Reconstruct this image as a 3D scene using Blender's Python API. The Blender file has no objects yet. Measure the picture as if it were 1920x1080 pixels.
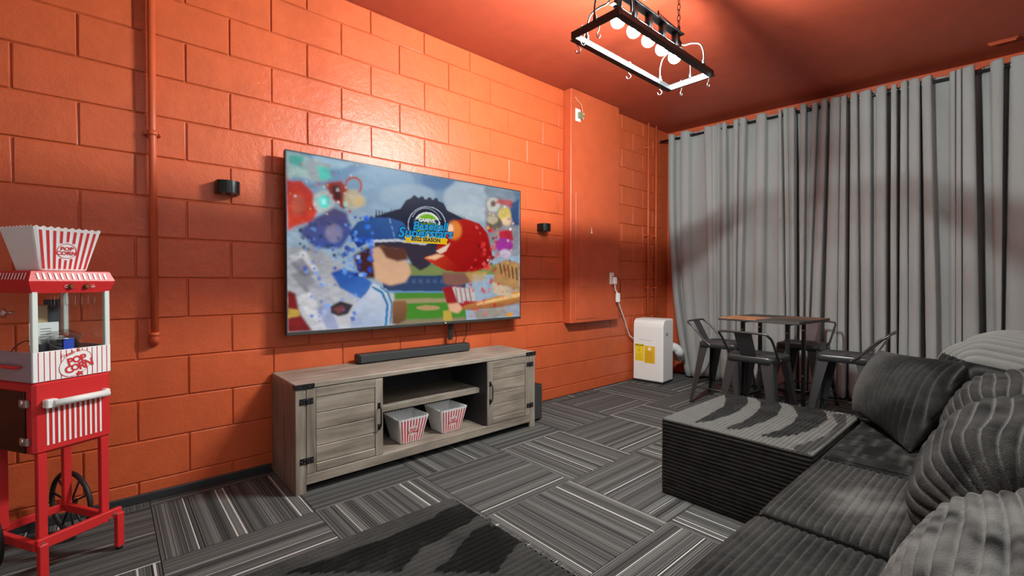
import bpy, math, random
import numpy as np
from mathutils import Vector, Matrix
random.seed(7)
rng = np.random.RandomState(7)
PI = math.pi
SC = bpy.context.scene
COL = SC.collection
R = math.radians

# ------------------------------------------------------------------ camera, world, exposure
cam_d = bpy.data.cameras.new('camera')
cam_d.sensor_width = 36.0
cam_d.lens = 16.0
cam_d.clip_start = 0.02
cam = bpy.data.objects.new('camera', cam_d)
COL.objects.link(cam)
CAM_H = 1.10
cam.location = (0, 0, CAM_H)
cam.rotation_euler = (R(90 - 0.873), 0, R(-41.6))
SC.camera = cam
vs = SC.view_settings
SC.display_settings.display_device = 'sRGB'
vs.view_transform = 'Standard'
vs.look = 'None'
vs.gamma = 1.0
vs.use_curve_mapping = False
vs.exposure = 0.88
world = bpy.data.worlds.new('world')
SC.world = world
world.use_nodes = True
world.node_tree.nodes['Background'].inputs[0].default_value = (0.8, 0.85, 1.0, 1)
world.node_tree.nodes['Background'].inputs[1].default_value = 0.05
BULB_E = 7600.0
# soft area light added behind the camera to fill the shadows
al = bpy.data.lights.new('added_fill_light', 'AREA')
al.shape = 'RECTANGLE'; al.size = 2.4; al.size_y = 1.6
al.energy = 19; al.color = (0.88, 1.0, 0.98)
alo = bpy.data.objects.new('added_fill_light', al)
alo.location = (0.9, -0.75, 2.86)
COL.objects.link(alo)
alo['label'] = 'added soft fill light behind the viewer'
alo['category'] = 'light'

# ------------------------------------------------------------------ helpers
FX, FY = math.sin(R(41.6)), math.cos(R(41.6))
def hray(px):
    u = (px - 960) / 853.0
    return (FX + FY * u, FY - FX * u)

def lin(c):
    return tuple(((x / 255.0) / 12.92) if x / 255.0 <= 0.04045 else ((x / 255.0 + 0.055) / 1.055) ** 2.4 for x in c)

class NT:
    def __init__(s, name):
        s.m = bpy.data.materials.new(name)
        s.m.use_nodes = True
        s.t = s.m.node_tree
        s.b = s.t.nodes['Principled BSDF']
        s.o = s.t.nodes['Material Output']
    def n(s, ty, **kw):
        x = s.t.nodes.new(ty)
        for k, v in kw.items():
            if k.startswith('i_'):
                key = k[2:]
                key = int(key) if key.isdigit() else key
                x.inputs[key].default_value = v
            else:
                setattr(x, k, v)
        return x
    def l(s, a, b):
        s.t.links.new(a, b)
    def set(s, **kw):
        names = dict(color='Base Color', rough='Roughness', metal='Metallic', spec='Specular IOR Level',
                     sheen='Sheen Weight', srough='Sheen Roughness', trans='Transmission Weight', ior='IOR', coat='Coat Weight',
                     alpha='Alpha')
        for k, v in kw.items():
            if k == 'color': v = (*v, 1)
            s.b.inputs[names[k]].default_value = v
        return s
    def ramp(s, src, stops):
        r = s.n('ShaderNodeValToRGB')
        cr = r.color_ramp
        while len(cr.elements) < len(stops): cr.elements.new(0.5)
        for e, (p, c) in zip(cr.elements, stops):
            e.position = p
            e.color = (*c, 1) if len(c) == 3 else c
        s.l(src, r.inputs[0])
        return r.outputs[0]
    def bump(s, h, strength=0.3, dist=0.002, nrm=None):
        b = s.n('ShaderNodeBump', i_Strength=strength, i_Distance=dist)
        s.l(h, b.inputs['Height'])
        if nrm is not None: s.l(nrm, b.inputs['Normal'])
        return b.outputs[0]
    def math(s, op, a, b=None):
        m = s.n('ShaderNodeMath', operation=op)
        for i, x in enumerate((a, b)):
            if x is None: continue
            if isinstance(x, (int, float)): m.inputs[i].default_value = x
            else: s.l(x, m.inputs[i])
        return m.outputs[0]

def plain(name, color, rough=0.5, metal=0.0, spec=0.5, noise=0.0, nscale=300, bumpd=0.0005, **kw):
    k = NT(name).set(color=color, rough=rough, metal=metal, spec=spec, **kw)
    if noise > 0:
        tc = k.n('ShaderNodeTexCoord')
        nz = k.n('ShaderNodeTexNoise', i_Scale=nscale, i_Detail=3.0)
        k.l(tc.outputs['Object'], nz.inputs['Vector'])
        k.l(k.bump(nz.outputs[0], noise, bumpd), k.b.inputs['Normal'])
    return k.m

# ---- materials
def paint_mat(name, col, rough, blocks):
    k = NT(name).set(color=col, rough=rough, spec=0.42)
    g = k.n('ShaderNodeNewGeometry')
    n1 = k.n('ShaderNodeTexNoise', i_Scale=140.0, i_Detail=4.0)
    n2 = k.n('ShaderNodeTexNoise', i_Scale=9.0, i_Detail=3.0)
    k.l(g.outputs['Position'], n1.inputs['Vector']); k.l(g.outputs['Position'], n2.inputs['Vector'])
    c = k.ramp(n2.outputs[0], [(0.3, tuple(x * 0.92 for x in col)), (0.7, tuple(min(1, x * 1.05) for x in col))])
    k.l(c, k.b.inputs['Base Color'])
    if blocks:
        v = k.n('ShaderNodeTexVoronoi', i_Scale=75.0)
        k.l(g.outputs['Position'], v.inputs['Vector'])
        n3 = k.n('ShaderNodeTexNoise', i_Scale=4.0, i_Detail=2.0)
        k.l(g.outputs['Position'], n3.inputs['Vector'])
        thr = k.math('MULTIPLY', n3.outputs[0], 0.32)
        pit = k.math('LESS_THAN', v.outputs['Distance'], thr)
        rnd = k.n('ShaderNodeTexWhiteNoise')
        k.l(v.outputs['Position'], rnd.inputs['Vector'])
        keep = k.math('GREATER_THAN', rnd.outputs[0], 0.55)
        pit = k.math('MULTIPLY', pit, keep)
        h = k.math('SUBTRACT', k.math('MULTIPLY', n1.outputs[0], 0.8), pit)
        b = k.bump(h, 0.65, 0.0024)
        n4 = k.n('ShaderNodeTexNoise', i_Scale=28.0, i_Detail=2.0)
        k.l(g.outputs['Position'], n4.inputs['Vector'])
        b = k.bump(n4.outputs[0], 0.5, 0.005, b)
    else:
        b = k.bump(n1.outputs[0], 0.2, 0.001)
    k.l(b, k.b.inputs['Normal'])
    return k.m
ORANGE = (0.57, 0.102, 0.033)
M_wall = paint_mat('orange_block_paint', ORANGE, 0.37, True)
M_flat = paint_mat('orange_smooth_paint', (0.55, 0.096, 0.034), 0.45, False)
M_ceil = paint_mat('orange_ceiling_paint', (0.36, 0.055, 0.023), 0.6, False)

def carpet_mat():
    k = NT('striped_carpet').set(rough=0.95, spec=0.1)
    tc = k.n('ShaderNodeTexCoord'); oi = k.n('ShaderNodeObjectInfo')
    sx = k.n('ShaderNodeSeparateXYZ'); k.l(tc.outputs['Object'], sx.inputs[0])
    off = k.math('MULTIPLY', oi.outputs['Random'], 57.0)
    x = k.math('ADD', sx.outputs[0], off)
    def n1d(scale, detail=0.0):
        n = k.n('ShaderNodeTexNoise', noise_dimensions='1D', i_Detail=detail)
        n.inputs['Scale'].default_value = scale
        k.l(x, n.inputs['W'])
        return n.outputs[0]
    fine = n1d(190.0, 2.0); mid = n1d(22.0, 1.0); wl = n1d(58.0)
    s = k.math('ADD', k.math('MULTIPLY', fine, 0.72), k.math('MULTIPLY', mid, 0.34))
    base = k.ramp(s, [(0.38, (0.018, 0.018, 0.018)), (0.46, (0.044, 0.046, 0.045)), (0.55, (0.090, 0.092, 0.089)), (0.68, (0.175, 0.177, 0.172))])
    white = k.math('GREATER_THAN', wl, 0.825)
    fib = k.n('ShaderNodeTexNoise', i_Scale=600.0, i_Detail=2.0)
    k.l(tc.outputs['Object'], fib.inputs['Vector'])
    mx = k.n('ShaderNodeMix', data_type='RGBA'); mx.inputs[7].default_value = (0.52, 0.54, 0.53, 1)
    k.l(white, mx.inputs[0]); k.l(base, mx.inputs[6])
    mul = k.n('ShaderNodeMix', data_type='RGBA', blend_type='MULTIPLY'); mul.inputs[0].default_value = 0.6
    fr = k.ramp(fib.outputs[0], [(0.3, (0.45, 0.45, 0.45)), (0.65, (1.35, 1.35, 1.35))])
    k.l(mx.outputs[2], mul.inputs[6]); k.l(fr, mul.inputs[7])
    k.l(mul.outputs[2], k.b.inputs['Base Color'])
    hh = k.math('ADD', k.math('MULTIPLY', fine, 0.6), k.math('MULTIPLY', fib.outputs[0], 0.6))
    k.l(k.bump(hh, 0.5, 0.002), k.b.inputs['Normal'])
    return k.m
M_carpet = carpet_mat()

def wood_mat(name, axis, cols, scale=1.0):
    k = NT(name).set(rough=0.5, spec=0.35)
    tc = k.n('ShaderNodeTexCoord'); mp = k.n('ShaderNodeMapping'); oi = k.n('ShaderNodeObjectInfo')
    k.l(tc.outputs['Object'], mp.inputs[0])
    sc = [26.0 * scale] * 3; sc[axis] = 2.2 * scale
    mp.inputs['Scale'].default_value = sc
    n = k.n('ShaderNodeTexNoise', noise_dimensions='4D', i_Scale=1.0, i_Detail=6.0, i_Roughness=0.62, i_Distortion=0.5)
    k.l(mp.outputs[0], n.inputs['Vector']); k.l(k.math('MULTIPLY', oi.outputs['Random'], 20.0), n.inputs['W'])
    n2 = k.n('ShaderNodeTexNoise', i_Scale=5.0, i_Detail=3.0); k.l(tc.outputs['Object'], n2.inputs['Vector'])
    s = k.math('ADD', k.math('MULTIPLY', n.outputs[0], 0.7), k.math('MULTIPLY', n2.outputs[0], 0.3))
    k.l(k.ramp(s, [(0.32, cols[0]), (0.48, cols[1]), (0.62, cols[2])]), k.b.inputs['Base Color'])
    k.l(k.bump(n.outputs[0], 0.12, 0.001), k.b.inputs['Normal'])
    return k.m
GW = [(0.125, 0.100, 0.080), (0.255, 0.212, 0.172), (0.365, 0.312, 0.262)]
M_woodX = wood_mat('grey_oak_lengthwise', 0, GW)
M_woodZ = wood_mat('grey_oak_upright', 2, GW)
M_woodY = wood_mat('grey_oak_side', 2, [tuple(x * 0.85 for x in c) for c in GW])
M_inner = plain('dark_cabinet_interior', (0.036, 0.033, 0.038), 0.6)
M_blackmetal = plain('black_powder_metal', (0.012, 0.012, 0.013), 0.42, 0.2, noise=0.15)
M_steel = plain('bright_steel', (0.62, 0.62, 0.62), 0.28, 1.0)
M_blackplastic = plain('black_plastic', (0.013, 0.013, 0.014), 0.45, noise=0.1)
M_grille = plain('dark_speaker_cloth', (0.030, 0.034, 0.034), 0.75, noise=0.6, nscale=900)
M_white = plain('white_plastic', (0.80, 0.80, 0.79), 0.32)
M_whitebucket = plain('white_bucket_plastic', (0.84, 0.84, 0.85), 0.4)
M_red = plain('red_enamel', (0.62, 0.026, 0.028), 0.36, spec=0.4)
M_redprint = plain('red_print', (0.62, 0.030, 0.035), 0.45)
M_whiteprint = plain('white_print', (0.86, 0.86, 0.85), 0.45)
M_tubewhite = plain('pale_post_white', (0.72, 0.78, 0.74), 0.3)
M_greyplate = plain('pale_aluminium_plate', (0.42, 0.42, 0.50), 0.35, 0.5)
M_darkglass = plain('smoked_window', (0.012, 0.006, 0.006), 0.12)
M_rubber = plain('black_rubber', (0.010, 0.010, 0.010), 0.55)
M_gun = plain('gunmetal_paint', (0.075, 0.075, 0.080), 0.34, 0.65, noise=0.12)
M_base = plain('dark_baseboard', (0.030, 0.032, 0.036), 0.4)
M_yellow = plain('yellow_sticker', (0.86, 0.62, 0.02), 0.5)
M_orangeyel = plain('amber_sticker', (0.80, 0.47, 0.015), 0.5)
M_ink = plain('black_ink', (0.015, 0.013, 0.01), 0.6)
M_card = plain('cardboard', (0.60, 0.42, 0.22), 0.7, noise=0.2)
M_blue = plain('blue_label', (0.03, 0.08, 0.55), 0.4)
M_slate = plain('slate_card', (0.035, 0.045, 0.055), 0.5)
M_board = plain('circuit_green', (0.16, 0.20, 0.10), 0.5)
M_amber = plain('amber_switch', (0.30, 0.06, 0.01), 0.2)
M_navy = plain('hem_black', (0.012, 0.012, 0.014), 0.8)
M_mortar = M_wall
M_whitewall = plain('plain_white_wall', (0.72, 0.74, 0.74), 0.7)
M_darkwall = plain('dark_grey_wall', (0.05, 0.05, 0.05), 0.8)

def curtain_mat():
    k = NT('grey_blackout_cloth').set(color=(0.295, 0.298, 0.294), rough=0.85, spec=0.15, sheen=0.25)
    tc = k.n('ShaderNodeTexCoord')
    n = k.n('ShaderNodeTexNoise', i_Scale=420.0, i_Detail=2.0); k.l(tc.outputs['Object'], n.inputs['Vector'])
    w = k.n('ShaderNodeTexNoise', i_Scale=3.2, i_Detail=5.0, i_Distortion=1.2); k.l(tc.outputs['Object'], w.inputs['Vector'])
    b = k.bump(n.outputs[0], 0.25, 0.0006)
    b = k.bump(w.outputs[0], 0.55, 0.018, b)
    k.l(b, k.b.inputs['Normal'])
    return k.m
M_curtain = curtain_mat()

def cord_mat(name, dark, light, groove, fuzz=0.5):
    k = NT(name).set(rough=0.9, spec=0.12, sheen=0.45, srough=0.45)
    at = k.n('ShaderNodeAttribute', attribute_name='pile')
    sp = k.n('ShaderNodeSeparateColor'); k.l(at.outputs['Color'], sp.inputs[0])
    tc = k.n('ShaderNodeTexCoord')
    n1 = k.n('ShaderNodeTexNoise', i_Scale=330.0, i_Detail=3.0); k.l(tc.outputs['Object'], n1.inputs['Vector'])
    n2 = k.n('ShaderNodeTexNoise', i_Scale=16.0, i_Detail=4.0, i_Distortion=0.8); k.l(tc.outputs['Object'], n2.inputs['Vector'])
    nap = k.math('ADD', sp.outputs[0], k.math('MULTIPLY', k.math('SUBTRACT', n2.outputs[0], 0.5), 0.25))
    nap = k.math('ADD', nap, k.math('MULTIPLY', k.math('SUBTRACT', n1.outputs[0], 0.5), 0.5 * fuzz))
    base = k.ramp(nap, [(0.05, dark), (0.9, light)])
    mx = k.n('ShaderNodeMix', data_type='RGBA'); mx.inputs[7].default_value = (*groove, 1)
    gv = k.math('MULTIPLY', sp.outputs[2], 1.0)
    k.l(gv, mx.inputs[0]); k.l(base, mx.inputs[6])
    k.l(mx.outputs[2], k.b.inputs['Base Color'])
    k.l(mx.outputs[2], k.b.inputs['Sheen Tint'])
    k.l(k.bump(n1.outputs[0], 0.9, 0.003), k.b.inputs['Normal'])
    return k.m
M_cord = cord_mat('charcoal_corduroy_plush', (0.006, 0.006, 0.006), (0.134, 0.133, 0.127), (0.165, 0.166, 0.158))

def glass_mat(name, tint=(0.96, 0.98, 0.98), gloss=0.12):
    k = NT(name)
    tr = k.n('ShaderNodeBsdfTransparent'); tr.inputs[0].default_value = (*tint, 1)
    gl = k.n('ShaderNodeBsdfGlossy'); gl.inputs['Roughness'].default_value = 0.03
    lw = k.n('ShaderNodeLayerWeight'); lw.inputs[0].default_value = 0.5
    mx = k.n('ShaderNodeMixShader')
    f = k.math('ADD', k.math('MULTIPLY', k.math('POWER', lw.outputs['Facing'], 5.0), 0.8), gloss)
    k.l(f, mx.inputs[0]); k.l(tr.outputs[0], mx.inputs[1]); k.l(gl.outputs[0], mx.inputs[2])
    k.l(mx.outputs[0], k.o.inputs['Surface'])
    return k.m
M_glass = glass_mat('clear_glass', gloss=0.05)
M_cling = glass_mat('clear_plastic_film', (0.86, 0.86, 0.86), 0.2)

def emit_mat(name, color, strength):
    k = NT(name)
    e = k.n('ShaderNodeEmission'); e.inputs[0].default_value = (*color, 1); e.inputs[1].default_value = strength
    k.l(e.outputs[0], k.o.inputs['Surface'])
    return k.m
M_bulb = emit_mat('lit_bulb_glass', (0.89, 1.0, 0.97), BULB_E)
M_bulbglass = glass_mat('glowing_bulb_glass', (0.98, 0.98, 0.98), 0.04)
_t = M_bulbglass.node_tree
_e = _t.nodes.new('ShaderNodeEmission'); _e.inputs[0].default_value = (0.97, 1.0, 0.98, 1); _e.inputs[1].default_value = 1.6
_a = _t.nodes.new('ShaderNodeAddShader'); _o = _t.nodes['Material Output']
_t.links.new(_o.inputs['Surface'].links[0].from_socket, _a.inputs[0]); _t.links.new(_e.outputs[0], _a.inputs[1]); _t.links.new(_a.outputs[0], _o.inputs['Surface'])
M_bulbglass.cycles.emission_sampling = 'NONE'

def chamfer_box(x0, x1, y0, y1, z0, z1, c):
    V = []; F = []
    idx = {}
    c = min(c, (x1 - x0) * .49, (y1 - y0) * .49, (z1 - z0) * .49)
    X = (x0, x1); Y = (y0, y1); Z = (z0, z1)
    for i in (0, 1):
        for j in (0, 1):
            for k in (0, 1):
                sx, sy, sz = (1, -1)[i], (1, -1)[j], (1, -1)[k]
                for a in range(3):
                    p = [X[i] + sx * c, Y[j] + sy * c, Z[k] + sz * c]
                    p[a] = (X[i], Y[j], Z[k])[a]
                    idx[(i, j, k, a)] = len(V); V.append(tuple(p))
    for a in range(3):
        b_, c_ = (a + 1) % 3, (a + 2) % 3
        for s in (0, 1):
            q = []
            for (p, r_) in ((0, 0), (1, 0), (1, 1), (0, 1)):
                t = [0, 0, 0]; t[a] = s; t[b_] = p; t[c_] = r_
                q.append(idx[(t[0], t[1], t[2], a)])
            if s == 0: q.reverse()
            F.append(tuple(q))
    for a in range(3):
        b_, c_ = (a + 1) % 3, (a + 2) % 3
        for p in (0, 1):
            for r_ in (0, 1):
                t0 = [0, 0, 0]; t0[a] = 0; t0[b_] = p; t0[c_] = r_
                t1 = list(t0); t1[a] = 1
                q = [idx[(*t0, b_)], idx[(*t1, b_)], idx[(*t1, c_)], idx[(*t0, c_)]]
                if (p + r_) % 2 == 0: q.reverse()
                F.append(tuple(q))
    for i in (0, 1):
        for j in (0, 1):
            for k in (0, 1):
                q = [idx[(i, j, k, 0)], idx[(i, j, k, 1)], idx[(i, j, k, 2)]]
                if (i + j + k) % 2 == 1: pass
                else: q.reverse()
                F.append(tuple(q))
    return V, F

class MB:
    def __init__(s):
        s.V = []; s.F = []; s.M = []; s.S = []
        s.X = Matrix.Identity(4)
        s.mi = 0
    def add(s, V, F, smooth=False):
        o = len(s.V)
        s.V.extend(tuple(s.X @ Vector(v)) for v in V)
        for f in F:
            s.F.append(tuple(i + o for i in f)); s.M.append(s.mi); s.S.append(smooth)
        return s
    def box(s, x0, x1, y0, y1, z0, z1, c=0.0):
        x0, x1 = min(x0, x1), max(x0, x1); y0, y1 = min(y0, y1), max(y0, y1); z0, z1 = min(z0, z1), max(z0, z1)
        if c > 0: return s.add(*chamfer_box(x0, x1, y0, y1, z0, z1, c))
        V = [(x, y, z) for x in (x0, x1) for y in (y0, y1) for z in (z0, z1)]
        F = [(0, 1, 3, 2), (4, 6, 7, 5), (0, 4, 5, 1), (2, 3, 7, 6), (0, 2, 6, 4), (1, 5, 7, 3)]
        return s.add(V, F)
    def cyl(s, p0, p1, r, n=12, r2=None, caps=True, smooth=True):
        p0, p1 = Vector(p0), Vector(p1)
        r2 = r if r2 is None else r2
        d = (p1 - p0).normalized()
        a = d.orthogonal().normalized(); b = d.cross(a)
        V = []; F = []
        for i in range(n):
            t = 2 * PI * i / n
            q = a * math.cos(t) + b * math.sin(t)
            V.append(p0 + q * r); V.append(p1 + q * r2)
        for i in range(n):
            j = (i + 1) % n
            F.append((2 * i, 2 * j, 2 * j + 1, 2 * i + 1))
        s.add(V, F, smooth)
        if caps:
            o = len(s.V) - 2 * n
            s.F.append(tuple(o + 2 * i for i in reversed(range(n)))); s.M.append(s.mi); s.S.append(False)
            s.F.append(tuple(o + 2 * i + 1 for i in range(n))); s.M.append(s.mi); s.S.append(False)
        return s
    def tube(s, pts, r, n=8, closed=False, flat=1.0):
        P = [Vector(p) for p in pts]
        N = len(P); V = []; F = []
        prev = None
        for i in range(N):
            if closed: d = P[(i + 1) % N] - P[i - 1]
            else: d = P[min(i + 1, N - 1)] - P[max(i - 1, 0)]
            d.normalize()
            a = d.orthogonal().normalized() if prev is None else (prev - d * prev.dot(d)).normalized()
            prev = a
            b = d.cross(a)
            rr = r[i] if isinstance(r, (list, tuple)) else r
            for k in range(n):
                t = 2 * PI * k / n
                V.append(P[i] + a * (math.cos(t) * rr) + b * (math.sin(t) * rr * flat))
        m = N if closed else N - 1
        for i in range(m):
            i2 = (i + 1) % N
            for k in range(n):
                k2 = (k + 1) % n
                F.append((i * n + k, i * n + k2, i2 * n + k2, i2 * n + k))
        if not closed:
            F.append(tuple(reversed(range(n)))); F.append(tuple((N - 1) * n + k for k in range(n)))
        return s.add(V, F, True)
    def lathe(s, prof, n=20, center=(0, 0, 0), axis='Z'):
        V = []; F = []
        for (r, z) in prof:
            for k in range(n):
                t = 2 * PI * k / n
                if axis == 'Z': V.append((center[0] + r * math.cos(t), center[1] + r * math.sin(t), center[2] + z))
                elif axis == 'Y': V.append((center[0] + r * math.cos(t), center[1] + z, center[2] + r * math.sin(t)))
                else: V.append((center[0] + z, center[1] + r * math.cos(t), center[2] + r * math.sin(t)))
        for i in range(len(prof) - 1):
            for k in range(n):
                k2 = (k + 1) % n
                F.append((i * n + k, i * n + k2, (i + 1) * n + k2, (i + 1) * n + k))
        return s.add(V, F, True)
    def prism(s, poly, d0, d1, axis='Y', smooth=False):
        """poly: 2D points; extruded along the axis. Y: (x,z); Z: (x,y); X: (y,z)"""
        def P(a, b, d):
            return (a, d, b) if axis == 'Y' else ((a, b, d) if axis == 'Z' else (d, a, b))
        n = len(poly)
        V = [P(a, b, d0) for a, b in poly] + [P(a, b, d1) for a, b in poly]
        F = [tuple(range(n)), tuple(reversed(range(n, 2 * n)))]
        for i in range(n):
            j = (i + 1) % n
            F.append((i, i + n, j + n, j))
        return s.add(V, F, smooth)
    def text(s, body, size, depth=0.0006, center=(0, 0), shear=0.0, sx=1.0, bold=0.0):
        c = bpy.data.curves.new('lettering', 'FONT')
        c.body = body; c.size = size; c.align_x = 'CENTER'; c.align_y = 'CENTER'
        c.extrude = depth / 2; c.shear = shear; c.offset = bold; c.resolution_u = 3
        o = bpy.data.objects.new('lettering', c)
        me = bpy.data.meshes.new_from_object(o)
        V = [(v.co.x * sx + center[0], v.co.y + center[1], v.co.z) for v in me.vertices]
        F = [tuple(p.vertices) for p in me.polygons]
        s.add(V, F)
        bpy.data.objects.remove(o); bpy.data.curves.remove(c); bpy.data.meshes.remove(me)
        return s
    def mesh(s, name, mats):
        me = bpy.data.meshes.new(name)
        me.from_pydata([tuple(v) for v in s.V], [], s.F)
        if not isinstance(mats, (list, tuple)): mats = [mats]
        for m in mats: me.materials.append(m)
        me.polygons.foreach_set('material_index', s.M)
        me.polygons.foreach_set('use_smooth', s.S)
        me.update()
        import bmesh
        bm = bmesh.new(); bm.from_mesh(me)
        bmesh.ops.recalc_face_normals(bm, faces=bm.faces)
        bm.to_mesh(me); bm.free()
        return me
    def build(s, name, mats, parent=None):
        o = bpy.data.objects.new(name, s.mesh(name, mats))
        COL.objects.link(o)
        if parent is not None: o.parent = parent
        return o

def tag(o, label=None, cat=None, group=None, kind=None):
    if label: o['label'] = label
    if cat: o['category'] = cat
    if group: o['group'] = group
    if kind: o['kind'] = kind
    return o
def thing(name, loc, label, cat, rz=0.0, group=None):
    o = bpy.data.objects.new(name, None)
    o.empty_display_size = 0.05
    COL.objects.link(o)
    o.location = loc; o.rotation_euler = (0, 0, rz)
    return tag(o, label, cat, group)
def copy_tree(o, parent=None):
    c = o.copy(); COL.objects.link(c)
    if parent is not None: c.parent = parent
    for ch in list(o.children): copy_tree(ch, c)
    return c
def plane_to(origin, ex, ey):
    """matrix that puts a flat XY shape on the plane spanned by ex (right) and ey (up)"""
    ex = Vector(ex).normalized(); ey = Vector(ey).normalized(); ez = ex.cross(ey)
    m = Matrix((( ex.x, ey.x, ez.x, origin[0]), (ex.y, ey.y, ez.y, origin[1]), (ex.z, ey.z, ez.z, origin[2]), (0, 0, 0, 1)))
    return m
def spline(P, n=8):
    P = [Vector(p) for p in P]; out = []
    for i in range(len(P) - 1):
        p0 = P[max(i - 1, 0)]; p1 = P[i]; p2 = P[i + 1]; p3 = P[min(i + 2, len(P) - 1)]
        for k in range(n):
            t = k / n
            out.append(0.5 * ((2 * p1) + (p2 - p0) * t + (2 * p0 - 5 * p1 + 4 * p2 - p3) * t * t + (3 * p1 - p0 - 3 * p2 + p3) * t ** 3))
    out.append(P[-1])
    return out

# ------------------------------------------------------------------ the room
WY = 2.912          # face of the block wall (mortar plane)
CEIL = 2.90
fl = MB().box(-1.9, 5.6, -1.9, 3.0, -0.12, -0.006).build('floor', M_base); tag(fl, kind='structure')
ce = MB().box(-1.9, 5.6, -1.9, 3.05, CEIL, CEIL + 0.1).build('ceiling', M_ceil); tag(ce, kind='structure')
wl = MB().box(-1.9, 5.6, WY, WY + 0.12, -0.01, CEIL).build('wall_left', M_mortar); tag(wl, kind='structure')
wb = MB().box(-1.9, 5.6, -2.0, -1.9, -0.01, CEIL).build('wall_back', M_whitewall); tag(wb, kind='structure')
wn = MB().box(-2.0, -1.9, -1.9, 2.912, -0.01, CEIL).build('wall_near', M_whitewall); tag(wn, kind='structure')
RA = Vector((4.95, 2.85)); RB = Vector((5.20, 0.043))
RE = (RB - RA).normalized(); RN = Vector((RE.y, -RE.x))   # RN points into the room (-X)
if RN.x > 0: RN = -RN
m = MB()
a0 = RA - RE * 0.08 - RN * 0.19; b0 = RB + RE * 2.1 - RN * 0.19
m.prism([(a0.x, a0.y), (b0.x, b0.y), (b0.x + 0.1, b0.y), (a0.x + 0.1, a0.y)], -0.01, CEIL, 'Z')
wr = m.build('wall_right', M_flat); tag(wr, kind='structure')

# blocks
JX = {0: 0.103, 1: -0.095}
zj = [0.100 + 0.2032 * i for i in range(-1, 15)]
MBL = {}
def block_mesh(w, h, var):
    key = (round(w, 3), round(h, 3), var)
    if key not in MBL:
        b = MB(); b.box(0.0035, w - 0.0035, -0.0075, 0.002, 0.0022, h - 0.0022, 0.0042)
        me = b.mesh('concrete_block', M_wall)
        r2 = random.Random(var)
        for v in me.vertices:
            if v.co.y < 0:
                v.co.x += r2.uniform(-.0018, .0018); v.co.z += r2.uniform(-.0012, .0012); v.co.y += r2.uniform(-.0008, .0008)
        MBL[key] = me
    return MBL[key]
def put_block(x0, x1, z0, z1, i):
    if x1 - x0 < 0.03 or z1 - z0 < 0.02: return
    o = bpy.data.objects.new('concrete_block', block_mesh(x1 - x0, z1 - z0, i % 5))
    COL.objects.link(o); o.parent = wl
    o.location = (x0, WY + random.uniform(-0.0012, 0.0012), z0)
cnt = 0
for c in range(len(zj)):
    z0 = max(zj[c], 0.002); z1 = min(zj[c] + 0.2032, CEIL - 0.002)
    if z1 - z0 < 0.02: continue
    par = 1 if c % 2 == 1 else 0      # course 1.725 (c=9) has its joints at -0.095
    zc = (z0 + z1) / 2
    x = JX[par] - 0.4064 * 2
    while x < 5.0:
        xa, xb = x, x + 0.4064
        jit = random.Random(c * 100 + int(x * 10)).uniform(-.004, .004)
        xb2 = xb
        if xb > -0.42 and xa < 4.99:
            lo, hi = max(xa, -0.5), min(xb2, 5.0)
            if zc > 0.66:
                if hi > 3.233 and lo < 3.989:
                    if lo < 3.20: put_block(lo, 3.231, z0, z1, cnt)
                    if hi > 4.02: put_block(3.991, hi, z0, z1, cnt)
                else: put_block(lo, hi, z0, z1, cnt)
            else: put_block(lo, hi, z0, z1, cnt)
            cnt += 1
        x += 0.4064

# utility chase that stands proud of the wall with its breaker cover
CY = 2.815
m = MB().box(3.233, 3.989, CY, WY + 0.001, 0.70, CEIL - 0.001, 0.006)
ch = m.build('trim_1', M_flat); tag(ch, kind='structure')
def panel_part(x0, x1, z0, z1, d, name):
    MB().box(x0, x1, CY - d, CY + 0.001, z0, z1, 0.003).build(name, M_flat, ch)
panel_part(3.30, 3.615, 0.735, 1.93, 0.005, 'cover_plate')
panel_part(3.365, 3.60, 1.045, 1.565, 0.010, 'breaker_door')
lt = MB().box(3.545, 3.575, CY - 0.016, CY - 0.009, 1.29, 1.345, 0.002).box(3.552, 3.568, CY - 0.019, CY - 0.015, 1.305, 1.33, 0.002).build('latch', M_flat, ch)

# baseboard in front of the wall on the left
bb = MB().box(-1.6, 0.70, WY - 0.022, WY + 0.0, 0.0, 0.042, 0.004).build('baseboard_left', M_base); tag(bb, kind='structure')

# carpet tiles
TS = 0.5855
tile_mesh = MB().box(-TS / 2 + .0012, TS / 2 - .0012, -TS / 2 + .0012, TS / 2 - .0012, -0.0058, 0.0, 0.0014).mesh('carpet_tile', M_carpet)
row_h = WY - (2.24 + TS)
part_mesh = MB().box(-TS / 2 + .0012, TS / 2 - .0012, -row_h / 2 + .0012, row_h / 2 - .0012, -0.0058, 0.0, 0.0014).mesh('carpet_tile', M_carpet)
part_mesh2 = MB().box(-row_h / 2 + .0012, row_h / 2 - .0012, -TS / 2 + .0012, TS / 2 - .0012, -0.0058, 0.0, 0.0014).mesh('carpet_tile', M_carpet)
for i in range(-3, 9):
    for j in range(-5, 2):
        x0 = 0.145 + TS * i; y0 = 2.24 + TS * j
        rot = (i + j) % 2 == 1
        if j == 1:
            o = bpy.data.objects.new('carpet_tile', part_mesh2 if rot else part_mesh)
            o.location = (x0 + TS / 2, y0 + row_h / 2, 0)
        else:
            o = bpy.data.objects.new('carpet_tile', tile_mesh)
            o.location = (x0 + TS / 2, y0 + TS / 2, 0)
        o.rotation_euler = (0, 0, PI / 2 if rot else 0)
        COL.objects.link(o); o.parent = fl

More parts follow.
